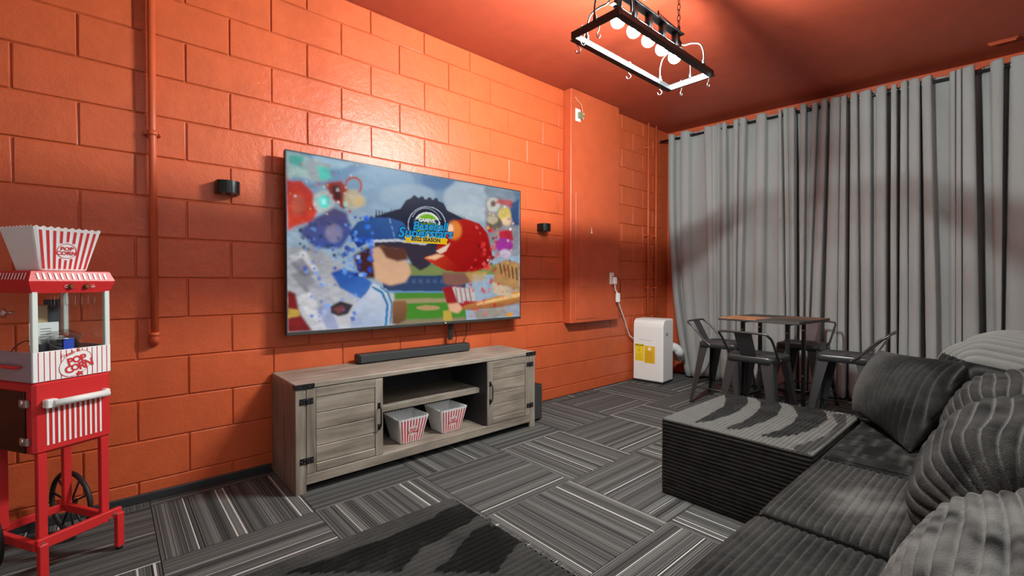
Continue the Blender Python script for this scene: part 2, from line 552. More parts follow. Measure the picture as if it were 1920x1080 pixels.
# ceiling junction plate and small vent
m = MB().box(2.40, 2.57, 1.46, 1.63, CEIL - 0.018, CEIL, 0.004)
tag(m.build('ceiling_plate', M_white), 'white square plate on the ceiling above the hanging light', 'plate')
t = thing('ceiling_vent', (5.02, 0.13, CEIL), 'small orange painted vent bar on the ceiling near the curtain top', 'vent', R(-85))
MB().box(-0.08, 0.08, -0.02, 0.02, -0.012, 0, 0.003).build('frame', M_ceil, t)
MB().box(-0.07, 0.07, -0.012, 0.012, -0.02, -0.010, 0.003).build('louver', M_flat, t)

# ------------------------------------------------------------------ pipes
def pipe(x, r, z0, z1, y, label, clamps, elbow=False):
    t = thing('wall_pipe', (x, y, 0), label, 'pipe', group=None)
    m = MB().tube([(0, 0, z1), (0, 0, z0)], r, 14); m.build('pipe', M_flat, t)
    for zc in clamps:
        m = MB().cyl((0, 0, zc - .012), (0, 0, zc + .012), r + .004, 14)
        m.box(-r - .018, r + .018, 0.004, WY - y, zc - .008, zc + .008, 0.002)
        m.cyl((r + .012, 0.004, zc), (r + .012, -0.006, zc), .004, 8)
        m.build('clamp', M_flat, t)
    if elbow:
        m = MB().cyl((0, 0, z0 + .012), (0, 0, z0 + .03), r + .006, 14)
        m.tube(spline([(0, 0, z0 + .015), (0, 0.004, z0 - .008), (0, 0.03, z0 - .022), (0, WY - y, z0 - .024)], 5), r + .004, 14)
        m.build('elbow', M_flat, t)
    return t
pipe(0.172, 0.0165, 0.815, CEIL, 2.868, 'thick orange painted pipe down the wall left of the television', [1.83, 2.75], True)
pipe(4.63, 0.014, 0.55, CEIL, 2.868, 'left of the two thin orange pipes above the air conditioner', [1.02, 1.62, 2.62])
pipe(4.795, 0.013, 0.55, CEIL, 2.868, 'right of the two thin orange pipes above the air conditioner', [1.02, 1.62])

# ------------------------------------------------------------------ television
TVY = 2.80
t = thing('television', (0, 0, 0), 'large flat television on the orange block wall showing a baseball game title', 'television')
def onplane(px, py, Y, camz=CAM_H):
    dx, dy = hray(px)
    s = Y / dy
    return dx * s, camz + (527 - py) * s / 853.0
c1 = onplane(537, 281, TVY); c2 = onplane(978, 359, TVY); c3 = onplane(973.5, 597, TVY); c4 = onplane(535, 631, TVY)
tx0 = (c1[0] + c4[0]) / 2; tx1 = (c2[0] + c3[0]) / 2
tz1 = (c1[1] + c2[1]) / 2; tz0 = (c3[1] + c4[1]) / 2
print('TV', tx0, tx1, tz0, tz1)
MB().box(tx0, tx1, TVY, TVY + 0.030, tz0, tz1, 0.004).box(tx0 + .25, tx1 - .25, TVY + 0.028, TVY + 0.065, tz0 + .12, tz1 - .35, 0.01).build('case', M_blackplastic, t)
m = MB()
bz = 0.007
m.box(tx0, tx1, TVY - .004, TVY + .001, tz1 - bz, tz1, .001).box(tx0, tx0 + bz, TVY - .004, TVY + .001, tz0, tz1, .001).box(tx1 - bz, tx1, TVY - .004, TVY + .001, tz0, tz1, .001)
m.build('bezel', M_blackplastic, t)
MB().box(tx0, tx1, TVY - .009, TVY + .002, tz0, tz0 + .020, .003).build('lower_trim', plain('satin_trim', (0.10, 0.11, 0.105), 0.35, 0.7), t)
MB().cyl(((tx0 * .41 + tx1 * .59), TVY - .011, tz0 + .010), ((tx0 * .41 + tx1 * .59), TVY - .008, tz0 + .010), .004, 8).build('status_light', emit_mat('status_led', (1, 1, 1), .7), t)
MB().box(tx0 + .6, tx1 - .6, TVY + .06, WY, tz0 + .3, tz1 - .4, .004).build('wall_mount', M_blackmetal, t)
# the picture: painted on a fine grid in picture coordinates taken over four corners
SX0, SX1, SZ0, SZ1 = tx0 + bz, tx1 - bz, tz0 + .020, tz1 - bz
src = [(50, 38), (1298, 262), (1288, 920), (44, 1008)]
dst = [(0, 0), (1, 0), (1, 1), (0, 1)]
A = []; Bv = []
for (x, y), (u, v) in zip(src, dst):
    A.append([x, y, 1, 0, 0, 0, -u * x, -u * y]); Bv.append(u)
    A.append([0, 0, 0, x, y, 1, -v * x, -v * y]); Bv.append(v)
Hm = np.append(np.linalg.solve(np.array(A, float), np.array(Bv, float)), 1).reshape(3, 3)
def toUV(p):
    q = Hm @ np.array([p[0], p[1], 1.0])
    return q[0] / q[2], q[1] / q[2]
NU, NV = 440, 256
U, Vv = np.meshgrid(np.linspace(0, 1, NU), np.linspace(0, 1, NV))
IMG = np.zeros((NV, NU, 3))
def blur(a, k):
    for _ in range(k):
        a = (a + np.roll(a, 1, 0) + np.roll(a, -1, 0)) / 3
        a = (a + np.roll(a, 1, 1) + np.roll(a, -1, 1)) / 3
    return a
def pip(poly):
    inside = np.zeros(U.shape, bool)
    n = len(poly)
    for i in range(n):
        x1, y1 = poly[i]; x2, y2 = poly[(i + 1) % n]
        if y1 == y2: continue
        c = ((y1 > Vv) != (y2 > Vv)) & (U < (x2 - x1) * (Vv - y1) / (y2 - y1) + x1)
        inside ^= c
    return inside.astype(float)
def lay(mask, col, alpha=1.0):
    global IMG
    c = np.array(lin(col)) if not isinstance(col, np.ndarray) else col
    mk = (mask * alpha)[..., None]
    IMG = IMG * (1 - mk) + c * mk
def P(pts, col, soft=1, alpha=1.0, grad=None):
    uv = [toUV(p) for p in pts]
    mk = blur(pip(uv), soft) if soft else pip(uv)
    if grad:
        (ga, gb, col2) = grad
        A2 = toUV(ga); B2 = toUV(gb)
        dx, dy = B2[0] - A2[0], B2[1] - A2[1]
        tt = np.clip(((U - A2[0]) * dx + (Vv - A2[1]) * dy) / (dx * dx + dy * dy), 0, 1)[..., None]
        c = np.array(lin(col)) * (1 - tt) + np.array(lin(col2)) * tt
        lay(mk, c, alpha)
    else: lay(mk, col, alpha)
def E(cx, cy, rx, ry, col, soft=1, alpha=1.0, grad=None, a0=0, a1=360):
    pts = [(cx + rx * math.cos(R(a)), cy + ry * math.sin(R(a))) for a in np.linspace(a0, a1, 28)]
    P(pts, col, soft, alpha, grad)
# sky, clouds
P([(-50, -50), (1400, 100), (1400, 1100), (-50, 1100)], (66, 112, 158), 0, 1, ((400, 60), (500, 420), (150, 172, 190)))
for (x, y, rx, ry, c, a) in [(560, 210, 180, 90, (140, 170, 195), .5), (1080, 290, 190, 110, (176, 190, 200), .8), (1230, 250, 120, 80, (60, 80, 105), .5), (860, 200, 90, 50, (40, 90, 150), .5), (700, 280, 150, 60, (160, 180, 196), .7),
                             (300, 90, 120, 50, (170, 200, 215), .7), (1000, 380, 160, 50, (186, 196, 203), .6), (620, 340, 120, 70, (150, 178, 200), .5)]:
    E(x, y, rx, ry, c, 9, a)
# ridge with trees
P([(520, 395), (600, 365), (660, 350), (690, 305), (735, 285), (790, 300), (850, 305), (890, 320), (910, 360), (960, 385), (1010, 410), (1010, 560), (520, 560)], (36, 40, 62), 1)
for x in range(530, 690, 16): P([(x - 7, 400), (x, 345 + (x % 5) * 4), (x + 7, 400)], (38, 44, 62), 1)
for x in (735, 775, 815, 850): E(x, 292 + (x - 735) * .12, 13, 12, (36, 38, 60), 1)
for x in range(915, 1000, 14): P([(x - 5, 420), (x, 365 + (x - 915) * .25), (x + 5, 420)], (38, 44, 60), 1)
# field
P([(560, 640), (1000, 640), (1000, 1010), (560, 1010)], (98, 122, 92), 1)
P([(560, 660), (1290, 640), (1290, 700), (560, 705)], (120, 135, 80), 2)
P([(560, 705), (1000, 705), (1000, 790), (560, 790)], (44, 66, 104), 1)
for k in range(8): P([(600 + k * 38, 725), (622 + k * 38, 725), (622 + k * 38, 745), (600 + k * 38, 745)], (78, 100, 138), 1, .6)
P([(560, 785), (1000, 790), (1000, 800), (560, 800)], (96, 140, 180), 1)
P([(560, 798), (1000, 795), (1000, 830), (560, 835)], (74, 132, 42), 1)
P([(560, 832), (1000, 822), (1000, 850), (560, 858)], (160, 142, 104), 2)
P([(560, 855), (1000, 845), (1000, 935), (560, 950)], (62, 132, 34), 2)
E(800, 876, 64, 13, (176, 142, 96), 1)
P([(560, 945), (1000, 925), (1000, 1010), (560, 1010)], (138, 122, 94), 3)
# left swirl of pale cloth and colour shards
P([(40, 560), (180, 540), (330, 640), (420, 760), (620, 800), (620, 990), (40, 1020)], (150, 152, 158), 4, 1, ((60, 560), (400, 960), (196, 198, 204)))
for (a, b, c, d, cl) in [(60, 600, 220, 680, (205, 205, 208)), (60, 700, 240, 790, (120, 120, 130)), (90, 820, 260, 940, (210, 210, 214)), (60, 640, 200, 700, (110, 108, 120)), (150, 760, 330, 900, (170, 172, 182)), (200, 880, 330, 1000, (140, 150, 190))]:
    P([(a, b), ((a + c) / 2, b - 30), (c, d), ((a + c) / 2, d + 10)], cl, 3, .8)
P([(42, 780), (90, 800), (110, 900), (180, 1000), (42, 1015)], (120, 22, 26), 3)
P([(50, 880), (110, 890), (112, 920), (48, 930)], (196, 160, 70), 2)
P([(48, 40), (170, 70), (230, 120), (200, 200), (120, 180), (48, 190)], (150, 176, 176), 4)
P([(60, 60), (150, 70), (130, 130), (70, 110)], (70, 160, 150), 4)
P([(150, 90), (290, 110), (270, 200), (180, 210)], (150, 160, 165), 3)
P([(215, 120), (280, 130), (290, 190), (230, 200)], (80, 190, 175), 3)
P([(48, 110), (60, 200), (130, 200), (190, 260), (215, 360), (190, 420), (100, 440), (48, 470)], (160, 34, 28), 4, 1, ((60, 150), (150, 420), (205, 66, 46)))
E(110, 330, 40, 55, (178, 96, 78), 6, .6)
E(250, 312, 58, 62, (176, 180, 178), 3); E(252, 312, 32, 36, (90, 210, 200), 3); E(252, 312, 14, 16, (170, 240, 235), 2)
P([(255, 215), (340, 200), (385, 250), (400, 330), (350, 350), (300, 300)], (140, 36, 30), 3); P([(290, 230), (330, 225), (345, 300), (310, 300)], (60, 24, 26), 3)
E(368, 325, 14, 16, (90, 215, 205), 2)
for r_, cl in ((48, (168, 66, 44)), (36, (116, 148, 178))): E(410, 228, r_, r_ * 1.05, cl, 1)
E(405, 300, 50, 55, (196, 184, 150), 5, .8); E(440, 310, 36, 30, (214, 180, 120), 4, .7)
P([(110, 470), (200, 400), (300, 345), (370, 370), (400, 470), (340, 560), (200, 560)], (84, 74, 112), 5, 1, ((200, 360), (330, 540), (58, 80, 150)))
E(300, 480, 46, 50, (158, 150, 172), 6, .6)
# plain blue baseball cap
P([(380, 480), (430, 420), (500, 396), (600, 398), (670, 420), (720, 490), (790, 530), (640, 530), (500, 520), (430, 560)], (52, 92, 152), 1, 1, ((600, 400), (480, 560), (36, 66, 130)))
P([(490, 520), (640, 520), (800, 540), (880, 560), (860, 600), (800, 660), (760, 680), (720, 650), (690, 600), (640, 560), (540, 545)], (52, 46, 60), 2)
P([(495, 516), (640, 512), (800, 535), (790, 544), (640, 524), (500, 530)], (196, 200, 210), 1)
for (x, y) in [(600, 405), (610, 440), (618, 475), (622, 505)]: P([(x, y), (x + 4, y), (x + 8, y + 24), (x + 4, y + 24)], (150, 180, 215), 1)
# warm backdrop under the cap, dark hair-brown and skin coloured cloth shapes without any figure
P([(400, 600), (500, 545), (560, 560), (560, 640), (520, 720), (440, 720)], (66, 34, 40), 5)
P([(500, 560), (560, 550), (640, 600), (700, 640), (712, 690), (680, 740), (600, 758), (520, 730)], (206, 164, 132), 4, 1, ((540, 560), (640, 750), (216, 172, 138)))
P([(540, 545), (680, 560), (700, 620), (640, 630), (580, 610)], (92, 54, 44), 4)
# blue sleeve and white striped jersey cloth
P([(280, 690), (340, 670), (430, 690), (500, 740), (480, 800), (440, 830), (330, 770)], (36, 78, 160), 3, 1, ((300, 680), (460, 820), (60, 110, 186)))
P([(470, 800), (510, 745), (580, 780), (612, 860), (600, 960), (560, 985), (380, 990), (400, 880)], (196, 202, 214), 2, 1, ((560, 780), (420, 980), (160, 176, 206)))
P([(505, 760), (560, 790), (590, 860), (578, 975), (566, 975), (576, 860), (550, 800), (500, 770)], (36, 118, 170), 1)
P([(545, 760), (590, 790), (614, 860), (600, 965), (592, 965), (602, 860), (582, 800), (545, 770)], (60, 130, 170), 1)
P([(610, 840), (680, 838), (690, 880), (680, 940), (640, 962), (604, 965)], (136, 92, 56), 3, 1, ((640, 840), (640, 960), (104, 66, 44)))
P([(275, 870), (330, 840), (400, 860), (370, 910), (320, 922), (280, 905)], (48, 44, 56), 2); P([(290, 880), (340, 862), (360, 890), (320, 908)], (120, 60, 60), 2)
# red batting helmet
P([(850, 560), (880, 480), (940, 415), (1010, 405), (1080, 430), (1130, 490), (1145, 590), (1120, 660), (1040, 690), (940, 686), (880, 640)], (176, 26, 20), 1, 1, ((900, 440), (1080, 640), (150, 8, 12)))
E(945, 465, 40, 50, (236, 140, 60), 7, .8); E(925, 455, 16, 22, (250, 215, 180), 4, .9)
P([(780, 612), (850, 590), (900, 600), (950, 650), (1000, 680), (900, 680), (840, 650)], (196, 52, 24), 1, 1, ((800, 610), (960, 670), (150, 16, 14)))
P([(786, 612), (850, 592), (890, 598), (840, 622)], (240, 196, 150), 2, .9)
P([(845, 575), (905, 545), (925, 530), (900, 575), (870, 590)], (230, 200, 180), 1)
P([(875, 690), (1040, 692), (1040, 740), (960, 760), (890, 750)], (132, 88, 78), 4)
P([(1000, 690), (1120, 680), (1100, 730), (1030, 740)], (200, 160, 90), 5, .7)
P([(878, 770), (930, 760), (1010, 770), (1010, 870), (960, 900), (900, 850)], (150, 20, 26), 2)
P([(930, 765), (1040, 775), (1060, 850), (960, 850)], (196, 188, 186), 2); 
for k in range(4): P([(945 + k * 24, 770), (950 + k * 24, 770), (962 + k * 24, 850), (957 + k * 24, 850)], (140, 40, 44), 1)
P([(905, 855), (960, 850), (985, 880), (960, 905), (915, 895)], (222, 170, 136), 3)
P([(880, 890), (920, 890), (930, 945), (880, 945)], (190, 160, 60), 2); P([(990, 840), (1060, 840), (1050, 890), (990, 880)], (166, 34, 34), 2)
# wooden bat
P([(985, 868), (1060, 845), (1180, 810), (1290, 780), (1290, 862), (1180, 876), (1060, 886), (985, 886)], (206, 140, 70), 2, 1, ((1150, 800), (1160, 880), (150, 88, 46)))
P([(1060, 852), (1180, 820), (1290, 795), (1290, 815), (1180, 838), (1060, 864)], (240, 200, 130), 2, .8)
# right cluster: colour only
P([(1115, 300), (1200, 295), (1290, 320), (1290, 600), (1190, 610), (1140, 560), (1110, 420)], (140, 138, 146), 5, .9)
E(1155, 330, 36, 38, (196, 192, 184), 3); E(1155, 325, 14, 16, (110, 90, 80), 3); E(1215, 385, 34, 44, (216, 190, 96), 4); E(1225, 420, 24, 24, (228, 196, 160), 4)
P([(1240, 330), (1292, 300), (1292, 440), (1262, 440)], (44, 76, 122), 3); E(1160, 430, 42, 36, (104, 96, 84), 4); E(1150, 410, 30, 20, (190, 176, 150), 3)
P([(1180, 470), (1250, 460), (1260, 520), (1190, 530)], (186, 40, 60), 4); E(1210, 545, 48, 38, (160, 52, 150), 4); E(1215, 590, 30, 24, (196, 180, 200), 4)
P([(1160, 320), (1190, 300), (1260, 310), (1250, 340)], (190, 60, 54), 3, .8)
P([(1160, 650), (1220, 620), (1288, 640), (1288, 780), (1200, 790), (1150, 740)], (176, 132, 82), 4)
for k in range(5): P([(1180 + k * 22, 640 + k * 6), (1188 + k * 22, 640 + k * 6), (1200 + k * 20, 700 + k * 8), (1192 + k * 20, 700 + k * 8)], (66, 44, 34), 1, .8)
P([(1140, 740), (1250, 770), (1240, 820), (1150, 800)], (196, 178, 150), 4); P([(1040, 890), (1250, 870), (1286, 910), (1060, 935)], (150, 140, 130), 4)
P([(1200, 870), (1286, 850), (1286, 925), (1230, 920)], (150, 154, 168), 4)
P([(1215, 905), (1250, 900), (1250, 918), (1215, 920)], (230, 150, 30), 1)
# flying shards
rs = random.Random(3)
def shards(n, x0, x1, y0, y1, cols, s0, s1):
    for _ in range(n):
        x = rs.uniform(x0, x1); y = rs.uniform(y0, y1); s_ = rs.uniform(s0, s1); a = rs.uniform(0, PI / 2)
        P([(x + s_ * math.cos(a + k * PI / 2), y + s_ * math.sin(a + k * PI / 2)) for k in range(4)], rs.choice(cols), 1, rs.uniform(.5, .95))
shards(60, 350, 510, 390, 720, [(36, 78, 190), (50, 110, 220), (30, 50, 140), (96, 150, 230)], 8, 20)
shards(40, 130, 460, 560, 980, [(80, 120, 210), (120, 160, 230), (60, 90, 190), (170, 190, 230)], 7, 17)
shards(34, 100, 330, 420, 600, [(50, 70, 110), (90, 130, 190), (40, 60, 90)], 7, 15)
shards(44, 1050, 1170, 440, 680, [(190, 24, 24), (220, 50, 54), (120, 10, 14), (230, 90, 90)], 6, 16)
shards(34, 1020, 1230, 660, 930, [(220, 60, 70), (236, 110, 100), (180, 30, 44)], 5, 12)
shards(34, 60, 480, 80, 380, [(200, 206, 206), (90, 190, 180), (190, 60, 44), (220, 190, 120)], 5, 12)
shards(26, 1120, 1280, 320, 640, [(230, 225, 215), (200, 60, 60), (90, 70, 80), (220, 190, 90)], 5, 11)
# softened wavering of hue so nothing is flat
def vnoise(n, k):
    a = rng.rand(n, n)
    xi = np.linspace(0, n - 1.001, NU); yi = np.linspace(0, n - 1.001, NV)
    x0 = xi.astype(int); y0 = yi.astype(int); fx = xi - x0; fy = yi - y0
    fx = fx * fx * (3 - 2 * fx); fy = fy * fy * (3 - 2 * fy)
    g = lambda yy, xx: a[np.ix_(yy, xx)]
    top = g(y0, x0) * (1 - fx) + g(y0, x0 + 1) * fx; bot = g(y0 + 1, x0) * (1 - fx) + g(y0 + 1, x0 + 1) * fx
    return top * (1 - fy)[:, None] + bot * fy[:, None]
edge = np.clip(np.abs(U - .5) * 3.2 - .35, 0, 1)
IMG = IMG * (1 + ((vnoise(40, 1) - .5) * 0.28 * (0.2 + edge) + (vnoise(90, 1) - .5) * 0.15 * edge)[..., None])
# logo roundel
LX, LY = 800, 430
E(800, 437, 103, 100, (186, 200, 214), 0); E(800, 437, 99, 96, (24, 32, 60), 1)
E(800, 440, 72, 72, (226, 228, 214), 0); E(800, 442, 62, 64, (120, 180, 30), 1); E(800, 500, 60, 26, (200, 206, 200), 1, .7)
P([(735, 405), (865, 412), (862, 432), (738, 425)], (28, 36, 62), 1)
IMG = np.clip(IMG, 0, 1)
verts = np.stack([SX0 + U * (SX1 - SX0), np.full_like(U, TVY - 0.0015), SZ1 - Vv * (SZ1 - SZ0)], -1).reshape(-1, 3)
ii = np.arange(NU * NV).reshape(NV, NU)
faces = np.stack([ii[:-1, :-1], ii[1:, :-1], ii[1:, 1:], ii[:-1, 1:]], -1).reshape(-1, 4)
me = bpy.data.meshes.new('screen')
me.vertices.add(len(verts)); me.vertices.foreach_set('co', verts.ravel())
me.loops.add(faces.size); me.loops.foreach_set('vertex_index', faces.ravel())
me.polygons.add(len(faces)); me.polygons.foreach_set('loop_start', np.arange(0, faces.size, 4)); me.polygons.foreach_set('loop_total', np.full(len(faces), 4))
me.update(); me.validate()
ca = me.color_attributes.new('picture', 'FLOAT_COLOR', 'POINT')
ca.data.foreach_set('color', np.concatenate([IMG.reshape(-1, 3), np.ones((NU * NV, 1))], 1).ravel())
SCREEN_E = 0.50
k = NT('lit_screen'); at = k.n('ShaderNodeAttribute', attribute_name='picture')
k.set(color=(0.01, 0.01, 0.01), rough=0.3, spec=0.05)
k.l(at.outputs['Color'], k.b.inputs['Emission Color']); k.b.inputs['Emission Strength'].default_value = SCREEN_E
me.materials.append(k.m)
scr = bpy.data.objects.new('screen', me); COL.objects.link(scr); scr.parent = t
# lettering on the screen
def suv(p):
    u, v = toUV(p); return SX0 + u * (SX1 - SX0), SZ1 - v * (SZ1 - SZ0)
def scr_text(body, p, size, mat, off, rot=0.0, shear=0.25, bold=0.0, sx=1.0):
    x, z = suv(p)
    m = MB(); m.X = plane_to((x, TVY - off, z), (math.cos(rot), 0, math.sin(rot)), (-math.sin(rot), 0, math.cos(rot)))
    m.text(body, size, 0.0002, shear=shear, bold=bold, sx=sx)
    return m
E_n = emit_mat('screen_navy', lin((22, 34, 66)), SCREEN_E); E_c = emit_mat('screen_cyan', lin((44, 150, 205)), SCREEN_E)
E_w = emit_mat('screen_white', lin((222, 226, 230)), SCREEN_E); E_y = emit_mat('screen_yellow', lin((226, 184, 30)), SCREEN_E)
rt = R(2)
scr_text('Baseball', (818, 446), .080, E_n, .0022, rt, .22, .0065, 1.10).build('title_outline', E_n, scr)
scr_text('Baseball', (818, 446), .080, E_c, .0028, rt, .22, .0022, 1.10).build('title_letter', E_c, scr)
scr_text('Superstars', (795, 482), .094, E_n, .0024, rt, .22, .0065, 1.10).build('title_outline', E_n, scr)
scr_text('Superstars', (795, 482), .094, E_c, .0030, rt, .22, .0022, 1.10).build('title_letter', E_c, scr)
scr_text('GAMEVIL', (800, 414), .034, E_w, .0030, 0, .2, .0016).build('small_letter', E_w, scr)
x0, zc = suv((692, 512)); x1, _ = suv((898, 525))
_, za = suv((795, 498)); _, zb = suv((795, 534))
m = MB(); m.box(x0, x1, TVY - .0030, TVY - .0026, zb, za)
m.prism([(x0 - .02, za - .012), (x0, za), (x0, zb), (x0 - .02, zb - .008), (x0 - .008, (za + zb) / 2 - .008)], TVY - .0030, TVY - .0027)
m.prism([(x1 + .02, za - .012), (x1, za), (x1, zb), (x1 + .02, zb - .008), (x1 + .008, (za + zb) / 2 - .008)], TVY - .0030, TVY - .0027)
m.build('ribbon', E_y, scr)
scr_text('2022 SEASON', (795, 516), .036, E_n, .0034, 0, 0, .0014, 1.08).build('ribbon_letter', E_n, scr)
m = MB()
for a in np.linspace(25, 155, 22):
    cx, cz = suv((800, 437)); rr = 0.098 * 1.25
    m.box(cx + rr * math.cos(R(a)) - .0028, cx + rr * math.cos(R(a)) + .0028, TVY - .0026, TVY - .0024, cz + rr * .95 * math.sin(R(a)) - .003, cz + rr * .95 * math.sin(R(a)) + .003)
tag(m.build('ring_lettering', E_w, scr), kind='stuff')

# stick and cables below the television
x, z = onplane(844, 622, 2.85)
t = thing('media_stick', (x, 2.85, z), 'black media stick hanging below the television', 'media stick')
MB().box(-.017, .017, -.007, .007, -.06, .06, .004).build('body', M_blackplastic, t)
MB().tube([(0.0, 0, .055), (-.002, 0.002, .075), (.0, .0, .09)], .004, 6).build('connector', M_blackplastic, t)
p0 = onplane(848, 612, 2.86); p1 = onplane(856, 630, 2.86); p2 = onplane(853, 655, 2.87)
m = MB().tube(spline([(p0[0], 2.86, p0[1] + .05), (p0[0] + .01, 2.86, p0[1]), (p1[0], 2.865, p1[1]), (p2[0], 2.875, p2[1]), (p2[0], 2.88, .58)], 8), .0032, 6)
tag(m.build('cable', M_blackplastic), 'thin black cable curving from the media stick down behind the soundbar', 'cable')
p0 = onplane(875, 605, 2.87); p1 = onplane(874, 628, 2.87); p2 = onplane(868, 645, 2.87)
m = MB().tube(spline([(p0[0], 2.87, p0[1] + .05), (p0[0], 2.87, p0[1]), (p1[0], 2.872, p1[1]), (p2[0], 2.876, p2[1]), (p2[0] - .02, 2.88, .60)], 8), .0035, 6)
tag(m.build('cable', M_blackplastic), 'black cable near the right end of the soundbar, right of the stick', 'cable')

# ------------------------------------------------------------------ wall sconces
def sconce(x0, z, label):
    t = thing('wall_sconce', (x0, 2.904, z), label, 'wall light', group='black wall sconces beside the television')
    a = .056
    pts = [(-a, 0.0), (-a, -.045)] + [(-a + a * (1 - math.cos(q)), -.045 - .045 * math.sin(q)) for q in np.linspace(0.15, PI - .15, 13)] + [(a, -.045), (a, 0.0)]
    m = MB()
    m.prism(pts, -.033, .033, 'Z', False)
    o = m.build('housing', plain('black_sconce_metal', (0.02, 0.021, 0.021), 0.32, 0.6) if 'sm' not in MBL else MBL['sm'], t)
    MBL['sm'] = o.data.materials[0]
    MB().cyl((-.02, -.045, -.036), (-.02, -.045, -.0325), .009, 12).build('lens', M_steel, t)
    MB().cyl((.02, -.045, -.036), (.02, -.045, -.0325), .009, 12).build('lens', M_steel, t)
    MB().box(-.045, .045, -.003, .0, -.028, .028, .001).build('back_plate', M_blackmetal, t)
    return t
sconce(0.49, 1.605, 'black half-round wall sconce on the wall left of the television')
sconce(2.935, 1.58, 'black half-round wall sconce on the wall right of the television')

# ------------------------------------------------------------------ hanging rack light
KL = .93
LXc, LYc = 2.255 * KL, 1.40 * KL
ZB = CAM_H + 1.25 * KL
t = thing('hanging_light', (LXc, LYc, ZB), 'black hanging rack light with five lit bulbs and scrolled arms', 'light')
t.scale = (KL, KL, KL)
HX, HY = .475, .14
MB().box(-HX, HX, HY - .006, HY + .006, -.021, .016, .001).build('long_bar', M_blackmetal, t)
MB().box(-HX, HX, -HY - .006, -HY + .006, -.021, .016, .001).build('long_bar', M_blackmetal, t)
MB().box(-HX - .006, -HX + .006, -HY - .006, HY + .006, -.021, .016, .001).build('short_bar', M_blackmetal, t)
MB().box(HX - .006, HX + .006, -HY - .006, HY + .006, -.021, .016, .001).build('short_bar', M_blackmetal, t)
# wide flat inner flange of the frame (the white lit faces seen from below)
m = MB()
m.box(-HX, HX, HY - .018, HY + .018, -.0225, -.0205, .0005).box(-HX, HX, -HY - .018, -HY + .018, -.0225, -.0205, .0005)
m.build('flange', M_blackmetal, t)
MB().box(-.35, .35, -.028, .028, .228, .236, .002).build('top_plate', M_blackmetal, t)
MB().box(-.34, .34, -.014, .014, .150, .156, .001).build('socket_rail', M_blackmetal, t)
for k_ in range(5):
    bx = -.285 + .1425 * k_
    s_ = MB().cyl((bx, 0, .228), (bx, 0, .137), .021, 16).cyl((bx, 0, .140), (bx, 0, .126), .024, 16).build('socket', M_blackmetal, t)
    MB().lathe([(0.001, .048), (.014, .050), (.027, .058), (.036, .072), (.0385, .087), (.036, .101), (.028, .113), (.018, .123), (.014, .134)], 16, (bx, 0, 0)).build('bulb', M_bulbglass, s_)
    MB().lathe([(0.001, .075), (.007, .077), (.0103, .084), (.0103, .090), (.007, .097), (0.001, .099)], 10, (bx, 0, 0)).build('filament', M_bulb, s_)
for sx in (-1, 1):
    for kind in ('n', 'p', 'e'):
        e0 = Vector((sx * .335, 0, .20))
        if kind == 'e': dirv = Vector((sx, 0, 0)); reach = .14; endp = Vector((sx * .475, 0, .01))
        else:
            dy = HY if kind == 'p' else -HY
            endp = Vector((sx * .36, dy, .01)); dirv = Vector((endp.x - e0.x, endp.y, 0)).normalized(); reach = (Vector((endp.x, endp.y, 0)) - Vector((e0.x, 0, 0))).length
        pts = [e0 + Vector((0, 0, .05)), e0 + Vector((0, 0, .01)), e0 + dirv * reach * .18 + Vector((0, 0, -.035)), e0 + dirv * reach * .5 + Vector((0, 0, -.04)),
               e0 + dirv * reach * .85 + Vector((0, 0, -.06)), Vector((endp.x, endp.y, .085)), endp, endp + Vector((0, 0, -.02))]
        MB().tube(spline(pts, 6), .0048, 7).cyl(endp + Vector((0, 0, .03)), endp + Vector((0, 0, .0)), .009, 8).build('scroll_arm', M_blackmetal, t)
def chain(x, y, z0, z1, parent):
    n = int((z1 - z0) / .034)
    for i in range(n + 1):
        z = z0 + (z1 - z0) * (i + .5) / (n + 1)
        pts = []
        for q in range(12):
            a = 2 * PI * q / 12
            ca_, sa = math.cos(a) * .009, math.sin(a) * .021
            pts.append((x + (ca_ if i % 2 else 0), y + (0 if i % 2 else ca_), z + sa))
        MB().tube(pts, .0022, 6, True).build('chain_link', M_blackmetal, parent)
for cx in (-.33, .33):
    chain(cx, 0, .25, (CEIL - ZB) / KL - .01, t)
    MB().cyl((cx, 0, .236), (cx, 0, .262), .006, 8).tube([(cx + .012 * math.cos(a), 0, .262 + .014 * math.sin(a)) for a in np.linspace(0, 2 * PI, 12)[:-1]], .003, 6, True).build('eyelet', M_blackmetal, t)
MB().tube([(.10, 0, .275), (.33, 0, .26)], .0025, 6).cyl((.10, 0, .236), (.10, 0, .285), .005, 8).build('power_cord', M_blackmetal, t)
HP = [(-.43, HY, 0, 'beside the left outer corner of the lamp frame'), (-HX, .075, 1, 'on the left short bar near its corner'), (-HX, -.02, 1, 'at the middle of the left short bar of the lamp frame'),
      (.02, HY, 0, 'at the middle of the long lower bar of the lamp frame'), (.36, HY, 0, 'on the long bar near the lowest corner of the lamp frame'), (HX, .06, 1, 'on the right short bar near its lowest corner'), (HX, -.115, 1, 'at the far right corner of the lamp frame')]
hook0 = None
hm = MB().tube(spline([(-.011, 0, .010), (-.009, 0, .022), (0, 0, .026), (.010, 0, .020), (.011, 0, -.005), (.006, 0, -.030), (-.004, 0, -.045), (-.012, 0, -.058), (-.004, 0, -.071), (.010, 0, -.068), (.015, 0, -.056)], 5), .0026, 7)
hm.cyl((-.011, 0, .008), (-.011, 0, .012), .004, 7).cyl((.015, 0, -.058), (.016, 0, -.054), .004, 7)
hme = hm.mesh('s_hook', plain('hook_metal', (0.16, 0.16, 0.16), 0.3, 0.9))
